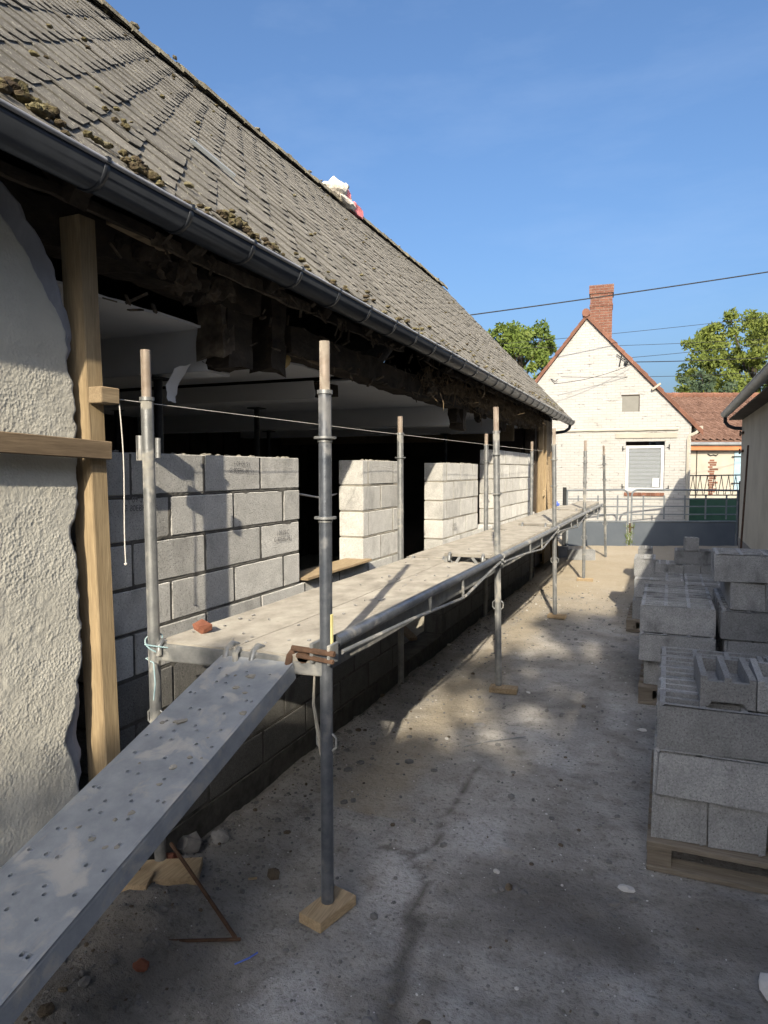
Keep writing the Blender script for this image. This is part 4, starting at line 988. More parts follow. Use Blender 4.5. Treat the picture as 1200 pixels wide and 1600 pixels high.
def hollow_mesh(L_, W_, H_, nxh=3, nyh=2, seed=0):
    b = MB(); wall = .022; e = .008
    xs_ = [0]; cw = (L_ - wall * (nxh + 1)) / nxh
    for i in range(nxh): xs_ += [xs_[-1] + wall, xs_[-1] + wall + cw]
    xs_.append(L_); ys_ = [0]; ch = (W_ - wall * (nyh + 1)) / nyh
    for i in range(nyh): ys_ += [ys_[-1] + wall, ys_[-1] + wall + ch]
    ys_.append(W_); dep = H_ - .03
    rr = random.Random(seed)
    P_ = lambda x, y, z: (x - L_ / 2, y - W_ / 2, z)
    for i in range(len(xs_) - 1):
        for j in range(len(ys_) - 1):
            x0, x1, y0, y1 = xs_[i], xs_[i + 1], ys_[j], ys_[j + 1]
            if i % 2 == 1 and j % 2 == 1:
                t = .006; zb_ = H_ - dep
                top = [P_(x0, y0, H_), P_(x1, y0, H_), P_(x1, y1, H_), P_(x0, y1, H_)]; bot = [P_(x0 + t, y0 + t, zb_), P_(x1 - t, y0 + t, zb_), P_(x1 - t, y1 - t, zb_), P_(x0 + t, y1 - t, zb_)]
                b.add(top + bot, [(0, 1, 5, 4), (1, 2, 6, 5), (2, 3, 7, 6), (3, 0, 4, 7), (4, 5, 6, 7)])
            else: b.add([P_(x0, y0, H_), P_(x1, y0, H_), P_(x1, y1, H_), P_(x0, y1, H_)], [(0, 1, 2, 3)])
    c8 = [P_(0, 0, 0), P_(L_, 0, 0), P_(L_, W_, 0), P_(0, W_, 0), P_(0, 0, H_), P_(L_, 0, H_), P_(L_, W_, H_), P_(0, W_, H_)]
    b.add(c8, [(0, 3, 2, 1), (0, 1, 5, 4), (1, 2, 6, 5), (2, 3, 7, 6), (3, 0, 4, 7)])
    for sx_ in (0, 1):
        for yy in (0.004, W_ - .030):
            x = -L_ / 2 - .008 if sx_ == 0 else L_ / 2
            b.box((x, yy - W_ / 2, .004), (x + .008, yy + .026 - W_ / 2, H_ - .004))
    me_ = b.mesh("hollow_block", MT['hollow'])
    for _ in range(3):
        cx, cy2, cz = rr.choice((-1, 1)) * L_ / 2, rr.choice((-1, 1)) * W_ / 2, rr.choice((0, H_, H_)); dv_ = Vector((-math.copysign(1, cx), -math.copysign(1, cy2), -1 if cz else 1)) * rr.uniform(.004, .014)
        for v_ in me_.vertices:
            if (v_.co - Vector((cx, cy2, cz))).length < .012: v_.co += Vector((dv_.x * rr.uniform(.6, 1.2), dv_.y * .5, dv_.z))
    for v_ in me_.vertices: v_.co += Vector((N3(v_.co.x * 14 + seed, v_.co.y * 14, v_.co.z * 14), N3(v_.co.x * 14, v_.co.y * 14 + seed, v_.co.z * 14), N3(v_.co.x * 14, v_.co.y * 14, v_.co.z * 14 + seed))) * .0022
    return me_
HB = [hollow_mesh(.484, .196, .196, 3, 2, s_) for s_ in (1, 2, 3, 11, 12, 13, 14)]
HB25 = [hollow_mesh(.484, .218, .196, 3, 2, s_) for s_ in (4, 5, 15, 16)]
def hblock(x, y, z, rz, lab, grp, meshes=HB, tilt=(0, 0)):
    o = link("hollow_block", random.choice(meshes)); o.location = (x, y, z); o.rotation_euler = (tilt[0], tilt[1], rz + random.uniform(-.012, .012))
    return tag(o, lab, "concrete block", grp)
H = .198
ORD = ("first", "second", "third", "fourth", "fifth", "sixth")
def lab_of(lab, i, j, nx_, ny_):
    side = "" if nx_ == 1 else (", yard side" if i == 0 else ", shed side" if i == nx_ - 1 else ", " + ORD[i] + " across")
    row = "" if ny_ == 1 else ", " + ORD[j] + " row from ramp end"
    return "grey hollow block" + side + row + ", " + lab
def long_course(x0, y0, z, nx_, ny_, lab, grp, skip=()):
    for i in range(nx_):
        for j in range(ny_):
            if (i, j) in skip: continue
            hblock(x0 + .25 + i * .503, y0 + .10 + j * .203, z + random.uniform(0, .001), random.choice((0, math.pi)), lab_of(lab, i, j, nx_, ny_), grp)
def end_course(x0, y0, z, nx_, ny_, lab, grp, skip=()):
    for i in range(nx_):
        for j in range(ny_):
            if (i, j) in skip: continue
            hblock(x0 + .105 + i * .222, y0 + .25 + j * .502, z + random.uniform(0, .001), math.pi / 2, lab_of(lab, i, j, nx_, ny_), grp, HB25)
# stack A
GA = "concrete blocks on the first pallet"
pallet(-0.05, 3.02, 1.05, 1.02, "pallet under the stack of blocks topped with notched lintel blocks")
end_course(-0.03, 3.05, .131, 4, 2, "bottom course beneath notched blocks", GA)
long_course(-0.03, 3.03, .131 + H, 2, 5, "middle course under notched blocks", GA)
long_course(-0.02, 3.035, .131 + 2 * H, 2, 5, "top course under notched blocks", GA)
def notched(L_=.205, W_=.40, H_=.125):
    b = MB(); t = .025
    # open channel block: three cross walls, notch below
    b.prism([(-L_ / 2, 0), (-L_ / 2 + .03, 0), (-L_ / 2 + .045, .022), (L_ / 2 - .045, .022), (L_ / 2 - .03, 0), (L_ / 2, 0), (L_ / 2, H_ - .02), (-L_ / 2, H_ - .02)], 1, 0, t)
    b.prism([(-L_ / 2, 0), (-L_ / 2 + .03, 0), (-L_ / 2 + .045, .022), (L_ / 2 - .045, .022), (L_ / 2 - .03, 0), (L_ / 2, 0), (L_ / 2, H_ - .02), (-L_ / 2, H_ - .02)], 1, W_ - t, W_)
    for x in (-L_ / 2, -t / 2, L_ / 2 - t): b.box((x, t + .001, .024), (x + t, W_ - t - .001, H_))
    for x in (-L_ / 2, -t / 2, L_ / 2 - t): b.box((x, .003, H_ - .0195), (x + t, t, H_ - .001))
    b.box((-L_ / 2 + .001, t, .025), (L_ / 2 - .001, W_ - t, .045))
    return b.mesh("notched_block", MT['hollow'])
nm_ = notched()
for x, nl in ((0.245, "nearest the yard edge"), (0.455, "between two others"), (0.665, "nearest the shed")):
    o = link("notched_block", nm_); o.location = (x, 3.07, .131 + 3 * H + .002); o.rotation_euler = (0, 0, R(random.uniform(-2, 2)))
    tag(o, "short open-topped notched concrete block on the first stack, " + nl, "concrete block", "notched blocks on the first stack")
# stack B
GB = "concrete blocks on the second pallet row"
pallet(-0.17, 5.22, 1.35, 1.02, "pallet under the block stack with a taller pile at the shed side")
end_course(-0.13, 5.27, .131, 5, 2, "bottom course, second stack", GB)
long_course(-0.17, 5.20, .131 + H, 1, 5, "low half of second stack", GB)
long_course(-0.17, 5.26, .131 + 2 * H, 1, 5, "open top of second stack", GB)
long_course(0.39, 5.24, .131 + H, 2, 5, "taller pile, second course", GB, [(1, 4)])
long_course(0.36, 5.24, .131 + 2 * H, 2, 5, "taller pile, third course", GB, [(1, 4)])
end_course(0.42, 5.28, .131 + 3 * H, 3, 1, "taller pile, fourth course, ramp end", GB)
end_course(0.42, 5.80, .131 + 3 * H, 3, 1, "taller pile, fourth course, gate end", GB)
long_course(0.31, 5.27, .131 + 4 * H, 1, 2, "very top of taller pile", GB)
# stack C
GC = "concrete blocks on the third pallet"
pallet(-0.38, 7.55, 1.2, 1.02, "grey slatted pallet under the low third block stack")
end_course(-0.32, 7.6, .131, 5, 2, "bottom course, third stack", GC)
long_course(-0.32, 7.62, .131 + H, 2, 4, "second course, third stack", GC, [(0, 0)])
end_course(-0.33, 8.0, .131 + 2 * H, 1, 1, "standing alone above the third stack", GC)
long_course(0.62, 7.8, .131 + 2 * H, 1, 3, "upper course of third stack at shed", GC)
# stack D
GD = "concrete blocks on the far pallet"
pallet(-0.20, 10.72, 0.95, 0.9, "pallet under the far block stack near the gate")
end_course(-0.20, 10.75, .131, 4, 1, "far stack near the gate", GD)
hblock(0.36, 10.95, .131 + H, 0.0, "long block lying on the far stack near the gate", GD)
hblock(0.36, 11.16, .131 + H, 0.0, "long block lying second on the far stack near the gate", GD)
o = hblock(0.33, 10.95, .131 + 2 * H, R(8), "single small block standing on top of the far stack near the gate", GD, [hollow_mesh(.17, .19, .19, 2, 1, 9)])
hblock(-0.30, 11.12, .131 + H, math.pi / 2, "sunlit block set end-on at the yard side of the far stack", GD)
hblock(-0.29, 11.12, .0, math.pi / 2, "sunlit block on the ground beside the far pallet", GD)
# broken rounded piece between the lit blocks
# lone blocks near the gate
hblock(-1.50, 13.35, 0.0, R(10), "lone hollow block on the sandy ground near the gate beside the scaffold end", "single blocks near the gate")
hblock(-2.0, 13.55, 0.0, R(60), "lone hollow block at the farmhouse corner near the gate", "single blocks near the gate")
# board corner at the right bottom edge
m = MB(); m.lump((.365, 2.43, .025), (.06, .07, .035), 2.2, 2, .3); tag(m.build("concrete_lump", MT['pale_stone']), "pale lump of concrete lying in front of the first pallet", "rubble")

# ================================================================== SHED ON THE RIGHT
SH = thing("shed", "beige rendered outbuilding with steep grey metal roof and gutter beside the gate", "outbuilding", (1.25, 14.7, 0))
m = MB(); m.box((1.27, -8.0, -.2), (5.8, 14.7, 2.66)); m.build("wall", MT['shedwall'], SH)
m = MB(); m.box((1.262, 4.0, -.1), (1.269, 14.708, 0.42)); m.build("plinth", MT['slab'], SH)
sx0, sz0, sxr, szr = 1.02, 2.80, 3.5, 5.85
dv = Vector((sxr - sx0, 0, szr - sz0)); ln = dv.length; dv.normalize(); nn = Vector((-dv.z, 0, dv.x))
m = MB(); nseg = 150; vs = []
for i in range(nseg * 2 + 1):
    y = -8.2 + (14.95 + 8.2) * i / (nseg * 2); o_ = .012 * math.cos(i * math.pi)
    for s_ in (0.0, ln):
        p = Vector((sx0, y, sz0)) + dv * s_ + nn * (.03 + o_); vs.append(p)
n2 = nseg * 2 + 1
m.add(vs, [(2 * i, 2 * i + 1, 2 * i + 3, 2 * i + 2) for i in range(n2 - 1)])
P = [Vector((sx0 + .02, -8.2, sz0)), Vector((sx0 + .02, 14.93, sz0)), Vector((sxr, 14.93, szr)), Vector((sxr, -8.2, szr))]
m.hexa([p - nn * .02 for p in P] + [p + nn * .012 for p in P])
P = [Vector((sxr + 2.5, -8.2, sz0)), Vector((sxr + 2.5, 14.93, sz0)), Vector((sxr, 14.93, szr)), Vector((sxr, -8.2, szr))]
m.hexa([p - Vector((0, 0, .05)) for p in P] + P)
m.build("roof", MT['zinc_light'], SH)
m = MB(); m.prism([(1.28, 2.66), (5.78, 2.66), (3.5, 5.75)], 1, 14.5, 14.69); m.prism([(1.28, 2.66), (5.78, 2.66), (3.5, 5.75)], 1, -7.9, -7.7); m.build("gable", MT['shedwall'], SH)
gx, gz, gr = 0.99, 2.80, 0.075
m = MB(); vs = []
for y in (-8.2, 14.96):
    for a in range(11):
        t = math.pi * a / 10; vs.append((gx + math.cos(t) * gr, y, gz - math.sin(t) * gr))
    for a in range(11):
        t = math.pi * a / 10; vs.append((gx + math.cos(t) * (gr - .004), y, gz - math.sin(t) * (gr - .004)))
m.add(vs, [(a, a + 1, a + 23, a + 22) for a in range(10)] + [(a + 11, a + 33, a + 34, a + 12) for a in range(10)] + [(0, 22, 33, 11), (10, 21, 43, 32)], True)
m.prism([(gx + math.cos(math.pi * a / 10) * gr, gz - math.sin(math.pi * a / 10) * gr) for a in range(11)], 1, 14.96, 14.965)
m.tube([(gx - gr, -8.2, gz + .003), (gx - gr, 14.96, gz + .003)], .008, 8)
sg_ = m.build("gutter", MT['zinc_light'], SH)
y = 8.3
while y < 14.9:
    m = MB(); vs = []
    for yy in (y, y + .02):
        for a in range(11): t = math.pi * a / 10; vs.append((gx + math.cos(t) * (gr + .005), yy, gz - math.sin(t) * (gr + .005)))
    m.add(vs, [(a, a + 1, a + 12, a + 11) for a in range(10)], True); m.build("gutter_bracket", MT['galv'], sg_); y += .4
m = MB(); m.tube([(gx, 14.85, gz - .07), (gx, 14.86, gz - .16), (gx + .06, 14.86, gz - .24), (gx + .18, 14.80, gz - .29), (1.30, 14.74, gz - .30)], .035, 10); m.build("downpipe", MT['zinc'], SH)
m = MB(); m.box((1.06, 8, 2.675), (1.29, 14.9, 2.70)); m.build("soffit", MT['soot'], SH)
for z in (2.40, 2.06):
    m = MB(); m.box((1.235, 14.2, z - .02), (1.268, 14.62, z + .02)); m.tube([(1.235, 14.6, z - .05), (1.235, 14.6, z + .05)], .015, 8); m.build("hinge_strap", MT['rust'], SH)
m = MB(); m.tube([(1.05, 11.9, 0.0), (1.235, 13.1, 2.12)], .016, 8); tag(m.build("iron_bar", MT['rust']), "rusty iron bar leaning against the beige outbuilding wall", "iron bar")

# ================================================================== GATE (frame aligned with the house)
GT = thing("metal_gate", "grey double metal gate with tubular rails and sheet steel lower panels", "gate", (0, 0, 0), YAW)
gd = 15.3
def leaf(x0, x1, flip):
    r_ = .021; top = 1.27
    m = MB()
    a_, b_ = (x0, x1) if not flip else (x1, x0); s_ = 1 if b_ > a_ else -1
    pts = [(a_, gd, -.03), (a_, gd, top)]
    m.tube([(a_, gd, -.03), (a_, gd, top)], r_, 8)
    m.tube([(a_, gd, top - .02), (b_ - s_ * .14, gd, top)] + [(b_ - s_ * .14 + s_ * .14 * math.sin(t), gd, top - .14 + .14 * math.cos(t)) for t in np.linspace(.2, math.pi / 2, 7)] + [(b_, gd, -.03)], r_, 8)
    for z in (1.06, .89, .71, .55): m.tube([(a_, gd, z), (b_, gd, z)], .014 if z > .6 else .02, 8)
    m.tube([(a_, gd, -.03), (b_, gd, -.03)], .02, 8); m.build("gate_frame", MT['gatetube'], GT, local=True)
    n = 3 if abs(b_ - a_) < 1.8 else 5
    for i in range(n):
        x = min(a_, b_) + abs(b_ - a_) * (i + .55) / (n + .1); m = MB(); m.box((x - .018, gd - .022, .60), (x + .018, gd - .014, 1.14)); m.build("flat_bar", MT['gatetube'], GT, .0, True)
    m = MB(); m.box((min(a_, b_) + .03, gd - .004, -.01), (max(a_, b_) - .03, gd + .004, .535)); m.build("sheet_panel", MT['gatepanel'], GT, .001, True)
leaf(4.12, 5.49, False); leaf(5.57, 7.95, True)
for x, tp in ((4.06, 1.32), (8.02, 1.46)):
    m = MB(); m.box((x - .035, gd - .035, -.1), (x + .035, gd + .035, tp)); m.build("gate_post", MT['iron'], GT, .004, True)
m = MB(); m.tube([(5.50, gd - .03, .42), (5.62, gd - .03, .42)], .012, 8); m.box((5.51, gd - .04, .30), (5.55, gd - .03, .52)); m.build("latch", MT['rust'], GT, local=True)
# weeds at the gate
m = MB()
for i in range(150):
    x = 5.53 + random.gauss(0, .05); z0 = random.uniform(0, .45); d = Vector((random.gauss(0, .05), random.gauss(-.03, .04), random.uniform(.02, .12))); p = Vector((x, gd - .02, z0)); s_ = Vector((.006, 0, .003))
    m.add([p - s_, p + s_, p + d], [(0, 1, 2)])
w_ = m.build("climbing_weed", MT['leaf_green']); w_.rotation_euler = (0, 0, YAW); tag(w_, "thin green weed climbing where the two gate leaves meet", "weed")

# ================================================================== WHITE GABLE HOUSE
HTH = R(18); _pv = rgt * 5.93 + fwd * 16.6; _ra = YAW - HTH
_lx = Vector((math.cos(_ra), math.sin(_ra), 0)); _ly = Vector((-math.sin(_ra), math.cos(_ra), 0))
HS = thing("gable_house", "white painted brick house with red-edged gable and tall brick chimney", "house", _pv - _lx * (5.93 * .95) - _ly * 16.6, _ra)
HS.scale = (.95, 1, 1)
hd = 16.6
AX, AZ = 4.86, 5.40; LX, RX_, EZ = 2.6, 7.40, 2.82; 
zl = AZ - (AX - LX) * 1.22
m = MB(); wx0, wx1, wz0, wz1 = 5.87, 6.80, 1.20, 2.40
# front wall with window opening (pieces butted)
def wpoly(poly): m.prism(poly, 1, hd, hd + .3)
rz_ = lambda x: AZ - (x - AX) * 1.03
wpoly([(LX, -.4), (wx0, -.4), (wx0, rz_(wx0)), (AX, AZ), (LX, zl)])
wpoly([(wx1, -.4), (RX_, -.4), (RX_, rz_(RX_)), (wx1, rz_(wx1))])
wpoly([(wx0, -.4), (wx1, -.4), (wx1, wz0), (wx0, wz0)]); wpoly([(wx0, wz1), (wx1, wz1), (wx1, rz_(wx1)), (wx0, rz_(wx0))])
m.box((RX_ - .3, hd + .3, -.4), (RX_, hd + 8, EZ)); m.box((LX, hd + .3, -.4), (LX + .3, hd + 8, zl)); m.box((LX, hd + 7.7, -.4), (RX_, hd + 8, 2.4))
m.build("wall", MT['whitebrick'], HS, local=True)
# roof slabs
m = MB()
for (xa, za, xb, zb_) in ((AX, AZ + .10, RX_ + .22, rz_(RX_ + .22) + .10), (AX, AZ + .10, LX - .2, zl - .15)):
    m.hexa([(xa, hd - .02, za - .07), (xa, hd + 8.1, za - .07), (xb, hd + 8.1, zb_ - .07), (xb, hd - .02, zb_ - .07), (xa, hd - .02, za), (xa, hd + 8.1, za), (xb, hd + 8.1, zb_), (xb, hd - .02, zb_)])
hr_ = m.build("roof", MT['browntile'], HS, local=True)
for (xb, zb_, n) in ((RX_ + .24, rz_(RX_ + .24) + .10, 15), (LX - .2, zl - .15, 13)):
    for i in range(n):
        t0, t1 = i / n, (i + 1.12) / n; xa0, za0 = AX + (xb - AX) * t0, AZ + .10 + (zb_ - AZ - .10) * t0; xa1, za1 = AX + (xb - AX) * t1, AZ + .10 + (zb_ - AZ - .10) * t1
        l_ = .012 * (1 if i % 2 else .3) + random.uniform(0, .008); m = MB()
        m.hexa([(xa0, hd - .075 - l_, za0 - .10), (xa1, hd - .075 - l_, za1 - .10), (xa1, hd + .22, za1 - .04 + l_), (xa0, hd + .22, za0 - .04), (xa0, hd - .075 - l_, za0 + .012), (xa1, hd - .075 - l_, za1 + .028 + l_), (xa1, hd + .22, za1 + .028 + l_), (xa0, hd + .22, za0 + .012)])
        m.build("rake_tile", MT['redtile'], hr_, .004, True)
m = MB(); m.tube([(AX - .02, hd - .12, AZ + .13), (AX - .02, hd + 8, AZ + .13)], .10, 10); m.build("ridge_cap", MT['redtile'], hr_, local=True)
# chimney
cd_ = hd + .55
m = MB(); cx0 = 4.92; m.box((cx0, cd_, 4.6), (cx0 + .56, cd_ + .5, 5.80)); m.box((cx0 - .015, cd_ - .015, 5.80), (cx0 + .575, cd_ + .515, 5.86)); m.box((cx0, cd_, 5.86), (cx0 + .56, cd_ + .5, 6.12)); m.box((cx0 - .03, cd_ - .03, 6.12), (cx0 + .59, cd_ + .53, 6.33))
ch = m.build("chimney", MT['redbrick'], hr_, .004, True)
# window
WN = m = MB()
fx0, fx1, fz0, fz1 = wx0 + .01, wx1 - .01, wz0 + .01, wz1 - .10; t_ = .065; yf = hd + .07
m.box((fx0, yf, fz0), (fx0 + t_, yf + .07, fz1)); m.box((fx1 - t_, yf, fz0), (fx1, yf + .07, fz1)); m.box((fx0 + t_, yf, fz0), (fx1 - t_, yf + .07, fz0 + t_)); m.box((fx0 + t_, yf, fz1 - t_), (fx1 - t_, yf + .07, fz1))
wn_ = m.build("window", MT['pvc'], HS, .006, True)
m = MB(); m.box((fx0 + t_, yf + .03, fz0 + t_), (fx1 - t_, yf + .036, fz1 - t_)); m.build("pane", MT['glass'], wn_, 0, True)
nsl = 10
for i in range(nsl):
    z0_ = fz0 + t_ + (fz1 - fz0 - 2 * t_) * i / nsl; z1_ = fz0 + t_ + (fz1 - fz0 - 2 * t_) * (i + 1) / nsl
    m = MB(); m.hexa([(fx0 + t_, yf + .055, z0_ + .010), (fx1 - t_, yf + .055, z0_ + .010), (fx1 - t_, yf + .068, z0_ + .004), (fx0 + t_, yf + .068, z0_ + .004), (fx0 + t_, yf + .064, z1_ - .004), (fx1 - t_, yf + .064, z1_ - .004), (fx1 - t_, yf + .074, z1_ - .004), (fx0 + t_, yf + .074, z1_ - .004)]); m.build("slat", MT['blind'], wn_, 0, True)
m = MB(); m.box((fx0, yf + .08, fz0), (fx1, yf + .09, fz1)); m.build("backing", MT['soot'], wn_, 0, True)
m = MB(); m.box((fx1 - t_ - .19, yf + .022, fz0 + t_ + .03), (fx1 - t_ - .05, yf + .027, fz0 + t_ + .24)); m.build("notice", MT['pvc'], wn_, 0, True)
m = MB(); m.box((wx0 - .25, hd - .035, 2.475), (wx1 + .28, hd - .001, 2.60)); m.build("lintel", MT['cream'], HS, .006, True)
m = MB(); n = 60; vs = []
for i in range(n + 1):
    x = LX + .2 + (RX_ - LX - .5) * i / n; zz = 2.66 + .012 * N3(x, 0, 0, 3)
    vs += [(x, hd - .001, zz + .07), (x, hd - .045, zz + .03), (x, hd - .05, zz), (x, hd - .001, zz - .015)]
m.add(vs, [(i * 4 + q, i * 4 + q + 1, (i + 1) * 4 + q + 1, (i + 1) * 4 + q) for i in range(n) for q in range(3)]); m.build("cornice", MT['cream'], HS, local=True)
for i in range(9):
    x = wx0 - .02 + i * .107; m = MB(); m.box((x, hd - .04, 1.085), (x + .102, hd + .02, 1.165)); m.build("sill_brick", MT['redtile'], HS, .004, True)
m = MB(); m.box((5.76, hd - .004, 3.12), (6.16, hd - .001, 3.50)); aw = m.build("blocked_attic_window", MT['boarded'], HS, 0, True)
m = MB(); m.box((5.74, hd - .02, 3.50), (6.18, hd - .001, 3.525)); m.box((6.16, hd - .02, 3.12), (6.18, hd - .001, 3.50)); m.build("attic_surround", MT['soot'], HS, 0, True)
m = MB(); m.tube([(7.56, hd + .1, 2.66), (7.56, hd - .02, 2.63), (7.50, hd - .05, 2.58), (7.36, hd - .05, 2.52), (7.33, hd - .05, 2.42), (7.33, hd - .05, -.1)], .035, 10); m.build("downpipe", MT['cream'], HS, local=True)
m = MB(); m.box((7.50, hd - .05, 2.64), (7.66, hd + 2, 2.74)); m.build("eave_gutter", MT['cream'], HS, .01, True)
for (x, z) in ((wx0 - .07, 2.22), (wx1 + .10, 2.25), (wx0 - .07, 1.30), (wx1 + .10, 1.27)):
    m = MB(); m.tube([(x, hd - .03, z - .05), (x, hd - .03, z + .07)], .012, 6); m.tube([(x, hd - .03, z), (x + (.06 if x < wx0 else -.06), hd - .02, z)], .008, 6); m.build("shutter_hinge", MT['iron'], HS, local=True)
m = MB(); m.tube([(5.68, hd - .005, 4.22), (5.68, hd - .10, 4.25), (5.72, hd - .12, 4.45)], .014, 6); m.tube([(5.60, hd - .06, 4.50), (5.82, hd - .06, 4.34)], .012, 6); m.lump((5.83, hd - .06, 4.28), .05, 2, 2, .2); m.build("cable_bracket", MT['iron'], HS, local=True)
m = MB(); m.tube([(3.98, hd - .02, 3.98), (4.1, hd - .1, 3.90), (4.16, hd - .1, 3.96)], .010, 6); m.build("wall_hook", MT['iron'], HS, local=True)
m = MB(); m.beam((6.46, hd - .06, 3.62), (6.66, hd - .06, 3.76), .09, .05); m.build("purlin_end", MT['cream'], HS, local=True)

# ================================================================== SECOND HOUSE
H2 = thing("tiled_house", "low cream house with brown pantile roof, orange fascia and pale blue shutter", "house", (0, 0, 0), YAW)
d2 = 24.0
m = MB(); m.box((9.4, d2, -.4), (17.5, d2 + 5, 2.55)); m.build("wall", MT['cream'], H2, local=True)
ez, rz2, rd = 2.72, 4.55, 2.6; n = 70; rows = 12; vs = []; fs = []
xsr = np.linspace(9.2, 17.8, 8 * 36 + 1)
for r_ in range(rows):
    for e in (0, 1):
        t = (r_ + e * 1.05) / rows; lift = .035 * (1 - e)
        for x in xsr:
            ph = (x / .235) % 1.0; prof_ = .030 * math.sin(2 * math.pi * ph) + .016 * math.sin(4 * math.pi * ph)
            vs.append((x, d2 - .25 + (rd + .25) * t, ez + (rz2 - ez) * t + prof_ + lift + .02))
nxr = len(xsr)
for r_ in range(rows):
    b = r_ * 2 * nxr
    fs += [(b + i, b + i + 1, b + nxr + i + 1, b + nxr + i) for i in range(nxr - 1)]
    if r_ + 1 < rows: fs += [(b + nxr + i, b + nxr + i + 1, b + 2 * nxr + i + 1, b + 2 * nxr + i) for i in range(nxr - 1)]
m = MB(); m.add(vs, fs); m.hexa([(9.2, d2 - .25, ez - .06), (17.8, d2 - .25, ez - .06), (17.8, d2 + rd, rz2 - .06), (9.2, d2 + rd, rz2 - .06), (9.2, d2 - .25, ez - .02), (17.8, d2 - .25, ez - .02), (17.8, d2 + rd, rz2 - .02), (9.2, d2 + rd, rz2 - .02)])
m.hexa([(9.2, d2 + rd, rz2 - .06), (17.8, d2 + rd, rz2 - .06), (17.8, d2 + 5.4, ez - .06), (9.2, d2 + 5.4, ez - .06), (9.2, d2 + rd, rz2), (17.8, d2 + rd, rz2), (17.8, d2 + 5.4, ez), (9.2, d2 + 5.4, ez)])
r2 = m.build("roof", MT['browntile'], H2, local=True)
for i in range(22):
    x = 9.2 + i * .39; m = MB(); m.tube([(x, d2 + rd, rz2 + .05), (x + .40, d2 + rd, rz2 + .045)], .11, 10, taper=[.12, .105]); m.build("ridge_tile", MT['redtile'], r2, local=True)
m = MB(); m.box((9.3, d2 - .27, 2.40), (17.7, d2 - .22, 2.56)); m.build("fascia", MT['orange'], H2, .004, True)
m = MB(); m.tube([(9.2, d2 - .33, 2.62), (17.8, d2 - .33, 2.62)], .06, 10); m.build("gutter", MT['zinc_light'], H2, local=True)
m = MB(); m.box((12.30, d2 - .05, 1.0), (12.9, d2 - .005, 2.36)); m.build("shutter", MT['shutter'], H2, .006, True)
for z in (2.18, 1.25):
    m = MB(); m.box((12.2, d2 - .07, z - .02), (12.55, d2 - .055, z + .02)); m.build("shutter_hinge", MT['iron'], H2, 0, True)
for i, (x, z, w_) in enumerate([(11.42 + .03 * math.sin(q * 3), 0.85 + q * .078, .16 + .07 * ((q * 7) % 3)) for q in range(16)]):
    m = MB(); m.box((x, d2 - .012, z), (x + w_, d2 - .004, z + .062)); m.build("brick", MT['redtile'], H2, 0, True)
m = MB(); m.box((10.97, d2 - .02, .0), (11.0, d2 - .003, 2.4)); m.build("corner_joint", MT['soot'], H2, 0, True)
m = MB(); m.tube([(11.35, d2 - .03, 2.28), (11.45, d2 - .05, 2.22), (11.55, d2 - .05, 2.25), (11.65, d2 - .05, 2.22), (11.72, d2 - .03, 2.28)], .015, 6); m.build("iron_anchor", MT['iron'], H2, local=True)

# street gate and zigzag railing behind the right leaf
GG = thing("green_gate", "dark green sheet metal gate with zigzag wrought iron railing behind the yard gate", "gate", (0, 0, 0), YAW)
dg_ = 18.2
m = MB(); m.box((8.15, dg_, -.1), (9.7, dg_ + .02, .96)); m.build("sheet_panel", MT['greengate'], GG, .003, True)
m = MB(); m.tube([(8.12, dg_, 1.56), (9.75, dg_, 1.58)], .016, 6); m.tube([(8.12, dg_, 1.04), (9.75, dg_, 1.04)], .016, 6); m.build("rail", MT['iron'], GG, local=True)
for i in range(8):
    x = 8.17 + i * .19
    m = MB(); m.tube([(x, dg_, 1.04), (x + .08, dg_, 1.56)], .009, 6); m.tube([(x + .08, dg_, 1.56), (x + .16, dg_, 1.04)], .009, 6); m.build("zigzag_bar", MT['iron'], GG, local=True)
for x in (8.12, 9.75):
    m = MB(); m.box((x - .03, dg_ - .03, -.1), (x + .03, dg_ + .03, 1.65)); m.build("post", MT['iron'], GG, .003, True)

# ================================================================== WIRES
def wire(name, a, b, sag, r_, lab):
    def W(x, d, z): return rgt * x + fwd * d + Vector((0, 0, z))
    A, B = W(*a), W(*b); m = MB(); pts = [A.lerp(B, t) - Vector((0, 0, sag * 4 * t * (1 - t))) for t in np.linspace(0, 1, 25)]
    m.tube(pts, r_, 6); tag(m.build(name, MT['cable']), lab, "cable", "overhead cables")
wire("overhead_cable", (-3.2, 16.5, 4.75), (13.5, 13.5, 6.52),   .12, .013, "thick black overhead cable passing in front of the brick chimney")
wire("overhead_cable", (2.4, 22, 5.62), (16.0, 21, 6.9), .1, .007, "thin overhead cable highest behind the brick chimney")
wire("overhead_cable", (4.0, 22.0, 5.6), (15.6, 21, 5.95), .1, .007, "thin overhead cable passing the chimney base")
wire("overhead_cable", (6.0, 20.5, 4.95), (14.6, 21, 6.0), .1, .007, "thin slanting overhead cable crossing behind the gable rake")
wire("overhead_cable", (5.83, 16.5, 4.29), (15.5, 19, 5.25), .12, .010, "black service cable fixed to the bracket on the white gable")
wire("overhead_cable", (4.2, 16.35, 3.92), (9.6, 17.2, 4.16), .05, .006, "thin cable stretched low across the white gable")
wire("overhead_cable", (4.05, 16.35, 3.76), (5.9, 16.45, 4.22), .08, .006, "thin cable running up the white gable to the bracket")

